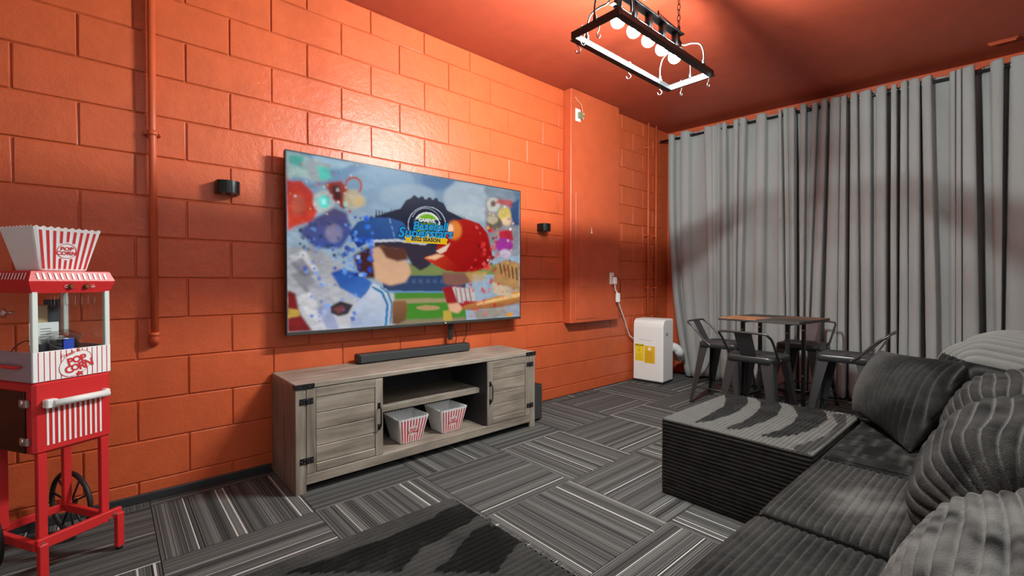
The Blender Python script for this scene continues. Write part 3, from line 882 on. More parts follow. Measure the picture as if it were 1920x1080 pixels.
for (hx, hy, r_, lb) in HP:
    o = bpy.data.objects.new('s_hook', hme); COL.objects.link(o)
    o.location = (LXc + hx * KL, LYc + hy * KL, ZB - .004); o.scale = (KL, KL, KL)
    o.rotation_euler = (0, 0, (PI / 2 if r_ == 0 else 0) + random.uniform(-.25, .25))
    tag(o, 'small metal S hook ' + lb, 'hook', 'hooks on the lamp frame')

# ------------------------------------------------------------------ media console
CX0, CX1, CYF, CYB, CH = 0.706, 2.412, 2.455, 2.893, 0.570
t = thing('media_console', (CX0, CYF, 0), 'long grey wood media console with two doors below the television', 'console')
W = CX1 - CX0; D = CYB - CYF
MB().box(-.002, W + .002, -.002, D, CH - .026, CH, .003).build('top', M_woodX, t)
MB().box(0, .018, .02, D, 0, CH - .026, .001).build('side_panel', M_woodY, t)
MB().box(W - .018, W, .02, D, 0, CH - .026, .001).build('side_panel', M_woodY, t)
MB().box(0, .052, 0, .020, 0, CH - .026, .002).build('front_post', M_woodZ, t)
MB().box(W - .052, W, 0, .020, 0, CH - .026, .002).build('front_post', M_woodZ, t)
MB().box(.052, W - .052, 0, .020, .043, .096, .002).build('front_apron', M_woodX, t)
MB().box(.018, W - .018, .020, D - .01, .070, .090, .001).build('bottom_shelf', M_woodX, t)
a0, a1 = .480, 1.243     # open bay between the doors
MB().box(a0 - .02, a0, .022, D - .01, .090, CH - .026).build('divider', M_inner, t)
MB().box(a1, a1 + .02, .004, D - .01, .090, CH - .026).build('divider', M_inner, t)
MB().box(a0, a1, .085, D - .012, .314, .350, .002).build('middle_shelf', M_woodX, t)
MB().box(.018, W - .018, D - .010, D - .004, .05, CH - .026).build('back_panel', M_inner, t)
def door(x0, x1, hinge_left):
    z0, z1 = .098, CH - .030
    fw = .047
    d = MB().box(x0, x1, .010, .018, z0, z1, .001).build('door', M_woodZ, t)
    MB().box(x0, x0 + fw, -.001, .010, z0, z1, .002).build('stile', M_woodZ, d)
    MB().box(x1 - fw, x1, -.001, .010, z0, z1, .002).build('stile', M_woodZ, d)
    MB().box(x0 + fw, x1 - fw, -.001, .010, z1 - fw, z1, .002).build('rail', M_woodX, d)
    MB().box(x0 + fw, x1 - fw, -.001, .010, z0, z0 + fw, .0045).build('rail', M_woodX, d)
    pz0, pz1 = z0 + fw, z1 - fw
    ph = (pz1 - pz0) / 4
    for k2 in range(4):
        MB().box(x0 + fw, x1 - fw, .002, .0115, pz0 + k2 * ph, pz0 + (k2 + 1) * ph, .0042).build('plank', M_woodX, d)
    hx = x1 - .024 if hinge_left else x0 + .024
    zm = (z0 + z1) / 2 + .005
    m = MB().tube(spline([(hx, 0, zm - .062), (hx, -.014, zm - .060), (hx, -.026, zm - .045), (hx, -.028, zm), (hx, -.026, zm + .045), (hx, -.014, zm + .060), (hx, 0, zm + .062)], 5), .0045, 8)
    m.box(hx - .009, hx + .009, -.004, 0, zm - .078, zm - .045, .001).box(hx - .009, hx + .009, -.004, 0, zm + .045, zm + .078, .001)
    m.build('handle', M_blackmetal, d)
    ex = x0 if hinge_left else x1
    for zz in (z0 + .072, z1 - .062):
        m = MB()
        m.mi = 0
        for s_ in (-1, 1):
            m.box(ex + s_ * .003, ex + s_ * .034, -.0035, 0.0, zz - .016, zz + .016, .001)
        m.cyl((ex, -.004, zz - .018), (ex, -.004, zz + .018), .004, 8)
        m.mi = 1
        for s_ in (-1, 1):
            for (dx, dz) in ((.012, .008), (.012, -.008), (.026, 0)):
                m.cyl((ex + s_ * dx, -.0035, zz + dz), (ex + s_ * dx, -.0052, zz + dz), .0026, 8)
        m.build('hinge', [M_blackmetal, M_steel], d)
door(.054, a0 - .004, True)
door(a1 + .004, W - .054, False)
for (bx0, bx1) in ((-.003, .095), (W - .095, W + .003)):
    m = MB().box(bx0, bx1, -.005, -.001, CH - .027, CH - .001, .001)
    ex = bx0 if bx0 < 0 else bx1
    m.box(ex - .0015, ex + .0015, -.005, .03, CH - .027, CH - .001)
    m.mi = 1
    for dx in (.022, .070):
        q = dx if bx0 < 0 else W - dx
        m.cyl((q, -.005, CH - .014), (q, -.0068, CH - .014), .0032, 8)
    m.build('corner_bracket', [M_blackmetal, M_steel], t)

# soundbar
t = thing('soundbar', (1.18, 2.785, CH), 'long black soundbar lying on top of the media console', 'soundbar')
MB().box(0, .875, 0.006, .080, .003, .062, .008).build('body', M_blackplastic, t)
MB().box(.012, .863, -.001, .008, .006, .058, .004).build('grille', M_grille, t)
MB().box(.04, .12, .02, .06, 0, .004).box(.75, .83, .02, .06, 0, .004).build('foot_pad', M_rubber, t)
# subwoofer
t = thing('subwoofer', (2.420, 2.525, 0), 'black subwoofer box on the floor at the right end of the media console', 'speaker')
MB().box(0, .145, .006, .36, .012, .288, .004).build('cabinet', M_blackplastic, t)
MB().box(.005, .140, 0, .008, .02, .280, .003).build('grille', M_grille, t)
for (x, y) in ((.02, .03), (.125, .03), (.02, .33), (.125, .33)):
    MB().cyl((x, y, 0), (x, y, .013), .01, 8).build('foot', M_rubber, t)

# ------------------------------------------------------------------ popcorn buckets
def bucket(loc, rz, label):
    t = thing('popcorn_bucket', loc, label, 'popcorn bucket', rz, 'red striped popcorn buckets')
    b0, b1, H_ = .075, .107, .165
    th = .0022
    # walls with scalloped rim and rounded corners
    def ring(h, z, rad, nsc=None):
        pts = []
        K = 20
        for side in range(4):
            for i in range(K):
                f = i / K
                a = -h + 2 * h * f
                p = [(a, -h), (h, a), (-a, h), (-h, -a)][side]
                x = max(-h + rad, min(h - rad, p[0])); y = max(-h + rad, min(h - rad, p[1]))
                dx, dy = p[0] - x, p[1] - y
                L = math.hypot(dx, dy)
                if L > 0: dx, dy = dx / L * rad, dy / L * rad
                zz = z
                if nsc: zz = z - .0065 * (1 - abs(math.sin(PI * f * 10 + PI * 0)))
                pts.append((x + dx, y + dy, zz))
        return pts
    rings = [ring(b0 - .004, .0, .012), ring(b0, .004, .012), ring(b0 + (b1 - b0) * .9, H_ * .9, .010), ring(b1, H_, .009, True), ring(b1 - th, H_ - .0, .008, True), ring(b0 - th + (b1 - b0) * .9, H_ * .9, .009), ring(b0 - th, .006, .010)]
    V = [p for r_ in rings for p in r_]; n = 80; F = []
    for i in range(len(rings) - 1):
        for k2 in range(n):
            F.append((i * n + k2, i * n + (k2 + 1) % n, (i + 1) * n + (k2 + 1) % n, (i + 1) * n + k2))
    F.append(tuple(reversed(range(n)))); F.append(tuple((len(rings) - 1) * n + k2 for k2 in range(n)))
    MB().add(V, F, False).build('body', M_whitebucket, t)
    # print on front (-y) and back
    def face_matrix(sgn):
        up = Vector((0, -(b1 - b0) * sgn, H_)).normalized()
        ex = Vector((sgn, 0, 0))
        return plane_to((0, -(b0 + .0006) * sgn, 0.0), ex, up)
    m = MB(); tx = MB()
    for sgn in (1, -1):
        m.X = face_matrix(sgn)
        ns = 9
        L = math.hypot(b1 - b0, H_)
        for i in range(ns):
            f = (i + .5) / ns * 2 - 1
            xb, xt = f * (b0 - .006), f * (b1 - .010)
            wb, wt = .0032, .0045
            def X(v): return xb + (xt - xb) * v / L
            segs = [(.008, L - .016)]
            rc = .031; cz = L * .46
            xm = X(cz)
            if abs(xm) < rc:
                hh = math.sqrt(rc * rc - xm * xm) + .004
                segs = [(.008, cz - hh), (cz + hh, L - .016)]
            for (s0, s1) in segs:
                if s1 <= s0: continue
                w0 = wb + (wt - wb) * s0 / L; w1 = wb + (wt - wb) * s1 / L
                m.prism([(X(s0) - w0, s0), (X(s0) + w0, s0), (X(s1) + w1, s1), (X(s1) - w1, s1)], 0, .0005, 'Z')
        cz = L * .46
        n2 = 32
        Vr = []; 
        for q in range(n2):
            a = 2 * PI * q / n2
            for rr in (.0305, .0285):
                Vr.append((rr * math.cos(a), cz + rr * .95 * math.sin(a), .0005))
        m.add(Vr, [(2 * q, 2 * ((q + 1) % n2), 2 * ((q + 1) % n2) + 1, 2 * q + 1) for q in range(n2)])
        tx.X = face_matrix(sgn) @ Matrix.Translation((0, cz, .0006))
        tx.text('POP', .019, .0004, (0, .0085), 0, 1.15, .0006)
        tx.text('CORN', .019, .0004, (0, -.0085), 0, 1.15, .0006)
    tag(m.build('stripe_print', M_redprint, t), kind='stuff')
    tx.build('lettering', M_redprint, t)
    return t
bucket((1.415, 2.615, .0905), 0, 'left popcorn bucket on the bottom shelf of the console')
bucket((1.715, 2.615, .0905), 0, 'right popcorn bucket on the bottom shelf of the console')

# ------------------------------------------------------------------ popcorn cart
CA = R(30)
t = thing('popcorn_cart', (-.205, 2.355, 0), 'red popcorn cart with glass chamber and black spoked wheels at the left', 'popcorn cart', CA)
CW, CD = .243, .28
body = MB().box(0, CW, 0, CD, .468, .733, .010).build('cabinet', M_red, t)
m = MB()
for i in range(11):
    x = .040 + i * (CW - .078) / 10
    m.box(x - .0032, x + .0032, -.0012, .002, .497, .640)
tag(m.build('stripe_print', M_whiteprint, body), kind='stuff')
# push handle
hb = MB().cyl((.045, -.026, .652), (CW - .024, -.026, .652), .013, 14).box(.024, .060, -.030, .0, .636, .668, .004).box(CW - .036, CW - .018, -.030, .0, .638, .668, .004).build('push_handle', M_white, body)
# side door of smoked glass with hinges (left side, x=0)
sd = MB().box(-.006, .001, .042, CD - .01, .475, .700, .002).build('side_door', M_darkglass, body)
for zz in (.520, .658):
    m = MB().box(-.012, .0, .018, .040, zz - .014, zz + .014, .002).box(-.012, -.005, .044, .062, zz - .014, zz + .014, .002)
    m.cyl((-.011, .042, zz - .015), (-.011, .042, zz + .015), .004, 8)
    m.build('hinge', M_steel, body)
# tray section
MB().box(.004, CW - .004, .006, CD - .006, .733, .770, .001).build('tray_floor', M_greyplate, t)
fp = MB().box(.001, CW - .001, .0, .005, .733, .842, .001).build('front_panel', M_whiteprint, t)
m = MB()
for i in range(14):
    x = .016 + i * (CW - .030) / 13
    m.box(x - .0013, x + .0013, -.0006, .001, .735, .840)
tag(m.build('stripe_print', M_redprint, fp), kind='stuff')
m = MB(); cxp, czp = CW * .52, .785
n2 = 36
V = [(cxp, -.0012, czp)] + [(cxp + .052 * math.cos(2 * PI * q / n2), -.0012, czp + .046 * math.sin(2 * PI * q / n2) + .05 * .3 * math.cos(2 * PI * q / n2)) for q in range(n2)]
m.add(V, [(0, 1 + (q + 1) % n2, 1 + q) for q in range(n2)])
m.build('badge', M_whiteprint, fp)
m = MB()
V = []
for q in range(n2):
    a = 2 * PI * q / n2
    for rr in (1.0, .965):
        V.append((cxp + .052 * rr * math.cos(a), -.0018, czp + .046 * rr * math.sin(a) + .015 * rr * math.cos(a)))
m.add(V, [(2 * q, 2 * ((q + 1) % n2), 2 * ((q + 1) % n2) + 1, 2 * q + 1) for q in range(n2)])
m.prism([(cxp + .010 + (.013 if i % 2 else .007) * math.cos(2 * PI * i / 10), czp - .040 + (.011 if i % 2 else .006) * math.sin(2 * PI * i / 10)) for i in range(10)], -.0024, -.0014)
m.build('badge_ring', M_redprint, fp)
rot = .20
m = MB(); m.X = plane_to((cxp + .002, -.0024, czp + .012), (math.cos(rot), 0, math.sin(rot)), (-math.sin(rot), 0, math.cos(rot)))
for ch_, dx, dy, s_ in (('P', -.020, -.001, .038), ('O', .001, .002, .034), ('P', .022, .000, .038)): m.text(ch_, s_, .0004, (dx, dy), 0, 1.0, .0014)
for ch_, dx, dy, s_ in (('C', -.030, -.029, .038), ('O', -.010, -.027, .033), ('R', .012, -.027, .040), ('N', .035, -.024, .040)): m.text(ch_, s_, .0004, (dx, dy), 0, 1.0, .0014)
m.build('lettering', M_redprint, fp)
m = MB(); m.X = plane_to((cxp - .018, -.0024, czp + .040), (math.cos(.35), 0, math.sin(.35)), (-math.sin(.35), 0, math.cos(.35)))
m.text('Fresh &', .021, .0004, (0, 0), .3, 1.0, .0)
m.build('script_lettering', M_redprint, fp)
# left tray door plate with red handle
sp = MB().box(-.002, .004, .002, CD - .002, .733, .842, .001).build('side_plate', M_greyplate, t)
MB().cyl((-.018, .055, .788), (-.018, .22, .788), .006, 10).cyl((-.018, .062, .788), (0, .062, .788), .004, 8).cyl((-.018, .21, .788), (0, .21, .788), .004, 8).build('door_handle', M_red, sp)
MB().box(CW - .004, CW + .001, .002, CD - .002, .733, .842, .001).build('side_plate', M_greyplate, t)
# posts
for (px, py) in ((0.001, 0.0), (CW - .018, 0.0), (.001, CD - .017), (CW - .018, CD - .017)):
    MB().box(px, px + .017, py, py + .017, .840, 1.062, .002).build('post', M_tubewhite, t)
# glass panes
g0 = MB().box(.018, CW - .018, .006, .009, .842, 1.058).build('front_pane', M_glass, t)
MB().box(.006, .009, .018, CD - .018, .842, 1.058).build('side_pane', M_glass, t)
MB().box(CW - .009, CW - .006, .018, CD - .018, .842, 1.058).build('side_pane', M_glass, t)
for i in range(7):
    x = .062 + i * .021
    pts = [(x - .005, .004, 1.046), (x - .005, .004, 1.012), (x - .002, .004, 1.008), (x + .002, .004, 1.008), (x + .005, .004, 1.012), (x + .005, .004, 1.046)]
    MB().tube(pts, .0012, 6, True).build('vent_slot', M_cling, g0)
# glass grip on the side door
MB().cyl((-.002, .10, .985), (-.022, .10, .985), .007, 10).lathe([(0.001, -.026), (.019, -.028), (.019, -.036), (0.001, -.038)], 14, (0, .10, .985), 'X').build('side_knob', M_cling, t)
# roof
rf = MB()
def rring(o, z): return [(-o, -o, z), (CW + o, -o, z), (CW + o, CD + o, z), (-o, CD + o, z)]
rings = [rring(-.001, 1.056), rring(.0, 1.060), rring(.010, 1.092), rring(.012, 1.100), rring(.000, 1.136), rring(-.006, 1.138)]
V = [p for r_ in rings for p in r_]; F = []
for i in range(len(rings) - 1):
    for k2 in range(4):
        F.append((i * 4 + k2, i * 4 + (k2 + 1) % 4, (i + 1) * 4 + (k2 + 1) % 4, (i + 1) * 4 + k2))
F.append((3, 2, 1, 0)); F.append(tuple(len(V) - 4 + k2 for k2 in range(4)))
roof = rf.add(V, F).build('roof', M_red, t)
m = MB()
def slat(x0, y0, x1, y1):   # from lower edge point to upper edge point on the sloped band
    pass
for i in range(13):
    x = .018 + i * (CW - .036) / 12
    for (ya, za, yb, zb_) in ((-.0125, 1.106, -.0045, 1.130),):
        V = [(x - .0045, ya, za), (x + .0020, ya, za), (x - .0005, yb, zb_), (x - .0070, yb, zb_)]
        m.add(V, [(0, 1, 2, 3)])
for i in range(14):
    y = .018 + i * (CD - .036) / 13
    V = [(-.0125, y - .0045, 1.106), (-.0125, y + .002, 1.106), (-.0045, y + .0045, 1.130), (-.0045, y - .002, 1.130)]
    m.add(V, [(0, 1, 2, 3)])
tag(m.build('stripe_print', M_whiteprint, roof), kind='stuff')
for x in (CW * .46, CW * .66):
    MB().cyl((x, -.006, 1.080), (x, -.013, 1.080), .010, 16).build('switch_rim', M_blackplastic, roof)
    MB().cyl((x, -.012, 1.080), (x, -.0155, 1.080), .0072, 16).build('switch', M_amber, roof)
m = MB()
m.tube([(CW * .40 + .006 * math.cos(a), -.008, 1.080 + .005 * math.sin(a)) for a in np.linspace(0, 2 * PI, 9)[:-1]], .0009, 4, True)
m.tube([(CW * .745 + .007 * math.cos(a), -.008, 1.080 + .0045 * math.sin(a)) for a in np.linspace(PI, 2 * PI, 7)], .0009, 4, True)
m.tube([(CW * .745 - .003, -.008, 1.084), (CW * .745 + .001, -.008, 1.088), (CW * .745 + .005, -.008, 1.084)], .0009, 4)
m.build('switch_mark', M_whiteprint, roof)
# frame
lg = .027
for (a_, b_) in ((.012, .004), (CW - .036, .004), (CW - .034, CD - .036), (.012, CD - .036)):
    MB().box(a_, a_ + lg, b_, b_ + lg * .8, .150, .470, .002).build('leg', M_red, t)
MB().box(-.004, CW + .022, -.022, -.003, .130, .168, .002).build('front_rail', M_red, t)
MB().box(-.004, CW - .01, CD - .020, CD - .004, .130, .160, .002).build('rear_rail', M_red, t)
MB().box(-.010, .010, -.01, CD + .02, .128, .160, .002).build('side_rail', M_red, t)
MB().box(CW - .03, CW - .012, -.01, CD + .03, .128, .160, .002).build('side_rail', M_red, t)
for fx in (-.004, CW - .004):
    f_ = MB().box(fx, fx + .026, -.034, -.012, .012, .150, .002).build('foot_post', M_red, t)
    MB().cyl((fx + .013, -.022, 0), (fx + .013, -.022, .014), .012, 12).build('rubber_foot', M_rubber, f_)
for (bx, bz_) in ((.012, .150), (CW - .006, .150), (.018, .138), (CW - .02, .138)):
    MB().cyl((bx, -.022, bz_), (bx, -.028, bz_), .006, 10).build('bolt', M_steel, t)
def wheel(a_, b_):
    tyre = MB().tube([(a_, b_ + .130 * math.cos(q), .142 + .130 * math.sin(q)) for q in np.linspace(0, 2 * PI, 41)[:-1]], .0095, 10, True)
    w = tyre.build('wheel', M_rubber, t)
    MB().cyl((a_ - .018, b_, .142), (a_ + .018, b_, .142), .013, 14).cyl((a_ - .024, b_, .142), (a_ - .017, b_, .142), .007, 8).build('hub', M_blackplastic, w)
    for q in range(10):
        an = 2 * PI * q / 10 + .2
        MB().cyl((a_, b_ + .012 * math.cos(an), .142 + .012 * math.sin(an)), (a_, b_ + .124 * math.cos(an), .142 + .124 * math.sin(an)), .0042, 6).build('spoke', M_blackplastic, w)
wheel(.252, .285)
wheel(-.036, .255)
MB().cyl((-.045, .270, .142), (.26, .285, .142), .005, 8).build('axle', M_steel, t)

def cart_pt(a_, b_, z):
    return (-.205 + a_ * math.cos(CA) - b_ * math.sin(CA), 2.355 + a_ * math.sin(CA) + b_ * math.cos(CA), z)
bk = cart_pt(.118, .118, 1.1385)
bucket(bk, CA, 'popcorn bucket standing on the roof of the red popcorn cart')
# what lies in the chamber
m = MB().box(0, .045, 0, .03, 0, .235, .002); o = m.build('cardboard_sleeve', M_card); o.location = cart_pt(.085, .165, .771); o.rotation_euler = (0, 0, CA + .15)
tag(o, 'tall brown cardboard sleeve standing inside the popcorn cart chamber', 'box')
o = thing('barcode_card', cart_pt(.150, .20, .771), 'dark slate card with white bars inside the cart chamber', 'card', CA + .1)
MB().box(-.02, .035, 0, .004, 0, .255, .001).build('card', M_slate, o)
m = MB()
for i, w_ in enumerate((1, 2, 1, 1, 3, 1, 2)): m.box(-.012 + i * .005, -.012 + i * .005 + w_ * .001, -.0006, .0002, .085, .11)
tag(m.build('bar_print', M_whiteprint, o), kind='stuff')
o = thing('instruction_sheet', cart_pt(.075, .055, .90), 'white printed sheet leaning behind the front glass of the cart', 'paper', CA - .1)
MB().box(-.055, .028, 0, .0016, -.035, .045, .0006).build('sheet', M_whiteprint, o)
m = MB()
for i in range(5): m.box(-.025, .006, -.0006, .0, .020 - i * .010, .022 - i * .010)
tag(m.build('print', M_slate, o), kind='stuff')
o = thing('wrapped_kettle', cart_pt(.110, .085, .771), 'small steel kettle wrapped in clear film with a blue label inside the cart', 'kettle', CA)
o.scale = (1, 1, 1.4)
MB().lathe([(0.001, 0), (.052, .0), (.060, .01), (.063, .075), (.066, .078), (.060, .080), (.02, .092), (.001, .094)], 24).build('kettle', plain('kettle_steel', (0.5, 0.5, 0.5), 0.22, 1.0), o)
MB().lathe([(.066, .002), (.072, .03), (.069, .07), (.078, .085), (.045, .10)], 11).build('film', M_cling, o)
MB().box(-.012, .020, -.070, -.066, .040, .078, .001).build('label', M_blue, o)
pts = spline([cart_pt(-.05, .24, .77), cart_pt(-.04, .22, .80), cart_pt(-.03, .16, .865), cart_pt(.0, .10, .88), cart_pt(.02, .09, .87)], 6)
tag(MB().tube(spline([cart_pt(.02, .22, .773), cart_pt(.02, .20, .80), cart_pt(.018, .15, .85), cart_pt(.016, .08, .88), cart_pt(.016, .05, .88)], 6), .0022, 6).build('power_cable', M_blackplastic), 'thin black cable curving inside the left side of the cart chamber', 'cable')

# ------------------------------------------------------------------ corner fixtures on the chase
def chase_pt(px, py, off=0.0):
    x, z = onplane(px, py, CY - off); return x, CY - off, z
x, y, z = chase_pt(1082.5, 218)
t = thing('sensor_plate', (x, CY, z), 'white wall plate with bare wired chip high on the orange chase', 'wall plate')
MB().box(-.036, .036, -.006, 0, -.058, .058, .002).build('plate', M_white, t)
MB().box(-.008, .050, -.030, -.006, -.030, .025, .003).build('circuit_board', M_board, t)
MB().tube(spline([(-.035, -.002, .16), (-.02, -.012, .13), (.022, -.02, .10), (.040, -.022, .06), (.040, -.022, .02)], 5), .0035, 6).build('wire', plain('salmon_wire', (0.8, 0.30, 0.2), .5), t)
MB().cyl((.055, -.02, .018), (.055, -.03, .018), .006, 8).build('screw', M_white, t)
MB().cyl((.048, -.02, -.026), (.048, -.03, -.026), .006, 8).build('screw', M_white, t)
x, y, z = chase_pt(1108, 434)
tag(MB().prism([(x - .016, z - .030), (x + .016, z - .034), (x + .010, z - .012), (x + .003, z + .006), (x, z + .040), (x - .003, z + .006), (x - .008, z - .012)], CY - .008, CY).build('adhesive_tab', M_white), 'small white torn adhesive tab on the orange chase above the breaker door', 'tab')
x, y, z = chase_pt(1146.5, 522)
t = thing('wall_outlet', (x, CY, z), 'white wall outlet at the right edge of the orange chase', 'outlet')
MB().box(-.036, .036, -.006, 0, -.060, .060, .002).build('plate', M_white, t)
MB().box(-.017, .017, -.009, -.005, .008, .038, .002).box(-.017, .017, -.009, -.005, -.038, -.008, .002).build('socket', M_white, t)
ox, oz = x, z
t = thing('air_conditioner_cord', (ox, CY, oz), 'white power cord with plug block running down to the air conditioner', 'cord')
MB().box(-.010, .040, -.045, -.009, -.062, .015, .008).build('plug', M_white, t)
MB().box(.030, .078, -.055, -.025, -.245, -.150, .006).build('breaker_block', M_white, t)
t.children[-1].rotation_euler = (0, 0, 0)
MB().tube(spline([(.018, -.03, -.06), (.020, -.032, -.11), (.045, -.038, -.155), (.075, -.035, -.25), (.14, -.02, -.33), (.22, 0.0, -.42), (.32, .03, -.53), (.40, .05, -.62), (.47, .05, -.66)], 6), .0062, 8).build('cord', M_white, t)
tag(MB().tube(spline([(ox + .004, CY - .008, oz + .018), (ox + .05, CY - .03, oz + .015), (ox + .13, CY - .02, oz - .05), (ox + .17, CY + .02, oz - .20), (ox + .21, CY + .04, oz - .36), (ox + .33, CY + .05, oz - .50), (ox + .46, CY + .06, oz - .62)], 6), .0032, 6).build('cord', M_blackplastic), 'thin black cord looping from the wall outlet beside the white cord', 'cord')

# ------------------------------------------------------------------ portable air conditioner
pA = Vector((4.335, 2.866)); pB = Vector((4.368, 2.522))
ang = math.atan2(pB.y - pA.y, pB.x - pA.x)       # local +x runs along the front, left to right
t = thing('portable_air_conditioner', (pA.x, pA.y, 0), 'white portable air conditioner with yellow labels in the far corner', 'air conditioner', ang)
Wd = (pB - pA).length; Dd = .255; Hh = .690
m = MB()
prof = [(0.0, .022), (0.0, Hh - .085), (.006, Hh - .045), (.022, Hh - .018), (.05, Hh - .002), (.075, Hh), (Dd - .01, Hh), (Dd, Hh - .01), (Dd, .022)]
m.prism([(a, b) for a, b in prof], .0, Wd, 'X')
shell = m.build('shell', M_white, t)
bv = shell.modifiers.new('round', 'BEVEL'); bv.width = .014; bv.segments = 3; bv.limit_method = 'ANGLE'; bv.angle_limit = R(50)
MB().box(.008, Wd - .008, .008, Dd - .008, 0, .026, .004).build('base', M_blackplastic, t)
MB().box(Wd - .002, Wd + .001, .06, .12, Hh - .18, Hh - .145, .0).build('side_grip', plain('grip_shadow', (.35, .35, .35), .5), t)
m = MB()
for i in range(9): m.box(.04, Wd - .04, .10 + i * .013, .106 + i * .013, Hh - .001, Hh + .003)
tag(m.build('top_louver', plain('louver_grey', (.55, .56, .57), .5), t), kind='stuff')
def acx(px): 
    return (px - 1180) / 65.0 * Wd
z0_, z1_ = .215, .405
s1 = MB().box(acx(1185), acx(1204.2), -.0022, .001, z0_ + .015, z1_ + .01).build('sticker', M_yellow, t); s1['label'] = 'yellow energy label'
s2 = MB().box(acx(1205.4), acx(1228), -.0022, .001, z0_, z1_ - .005).build('sticker', M_orangeyel, t); s2['label'] = 'amber notice label'
m = MB(); m.X = plane_to(((acx(1185) + acx(1204)) / 2, -.0032, z1_ - .006), (1, 0, 0), (0, 0, 1))
m.text('ENERGYGUIDE', .0185, .0006, (0, 0), 0, .82, .0006); m.text('340', .017, .0006, (-.005, -.055)); m.prism([(-.006, -.014), (.006, -.014), (0, -.024)], 0, .0004, 'Z')
m.build('lettering', M_ink, s1)
m = MB()
for i in range(7): m.box(acx(1186.5), acx(1203) - (i % 3) * .012, -.0028, -.0022, z0_ + .03 + i * .009, z0_ + .032 + i * .009)
tag(m.build('small_print', plain('faint_print', (.45, .33, .02), .6), s1), kind='stuff')
m = MB()
for i in range(9): m.box(acx(1207.5), acx(1226) - (i % 3) * .010, -.0028, -.0022, z0_ + .015 + i * .013, z0_ + .019 + i * .013)
tag(m.build('small_print', plain('faint_print_b', (.42, .24, .01), .6), s2), kind='stuff')
MB().cyl(((acx(1205) + acx(1228)) / 2, -.003, z1_ - .035), ((acx(1205) + acx(1228)) / 2, -.002, z1_ - .035), .018, 20).build('seal_print', M_whiteprint, s2)
MB().tube(spline([(.07, -.001, .470), (.14, -.002, .462), (.22, -.001, .458)], 4), .002, 6).build('logo_print', plain('grey_print', (.4, .4, .4), .5), t)
m = MB()
c0 = Vector((Wd - .05, Dd + .005, .30)); path = spline([(Wd - .06, Dd - .01, .38), (Wd - .01, Dd + .06, .36), (Wd + .02, Dd + .11, .31), (Wd - .02, Dd + .22, .25), (Wd - .06, Dd + .30, .23)], 14)
m.tube(path, [.050 + .005 * (k2 % 2) for k2 in range(len(path))], 18)
m.build('exhaust_hose', plain('hose_white', (.75, .76, .76), .5), t)

# ------------------------------------------------------------------ curtains
ZR = 2.758
t = thing('curtain_rod', (0, 0, 0), 'long black curtain rod under the ceiling above the grey curtains', 'curtain rod')
p0 = RA - RE * 0.05; p1 = RB + RE * 1.6
MB().cyl((p0.x, p0.y, ZR), (p1.x, p1.y, ZR), .0125, 14).build('rod', M_blackmetal, t)
MB().cyl((p0.x, p0.y + .022, ZR), (p0.x, p0.y - .012, ZR), .017, 14).build('end_cap', M_blackmetal, t)
for s_ in (0.32, 1.45, 2.80):
    q = RA + RE * s_
    b_ = MB().cyl((q.x, q.y, ZR - .016), (q.x, q.y, ZR + .012), .017, 10)
    b_.box(q.x - .006, q.x + .16, q.y - .006, q.y + .006, ZR + .004, ZR + .016)
    b_.build('bracket', M_blackmetal, t)
def s_of(px):
    dx, dy = hray(px)
    # (t*dx, t*dy) = RA + RE*s
    det = dx * (-RE.y) + dy * RE.x
    s = (RA.y * dx - RA.x * dy) / (-(RE.y * dx - RE.x * dy))
    return s
B, Fr, G = .030, -.036, .105
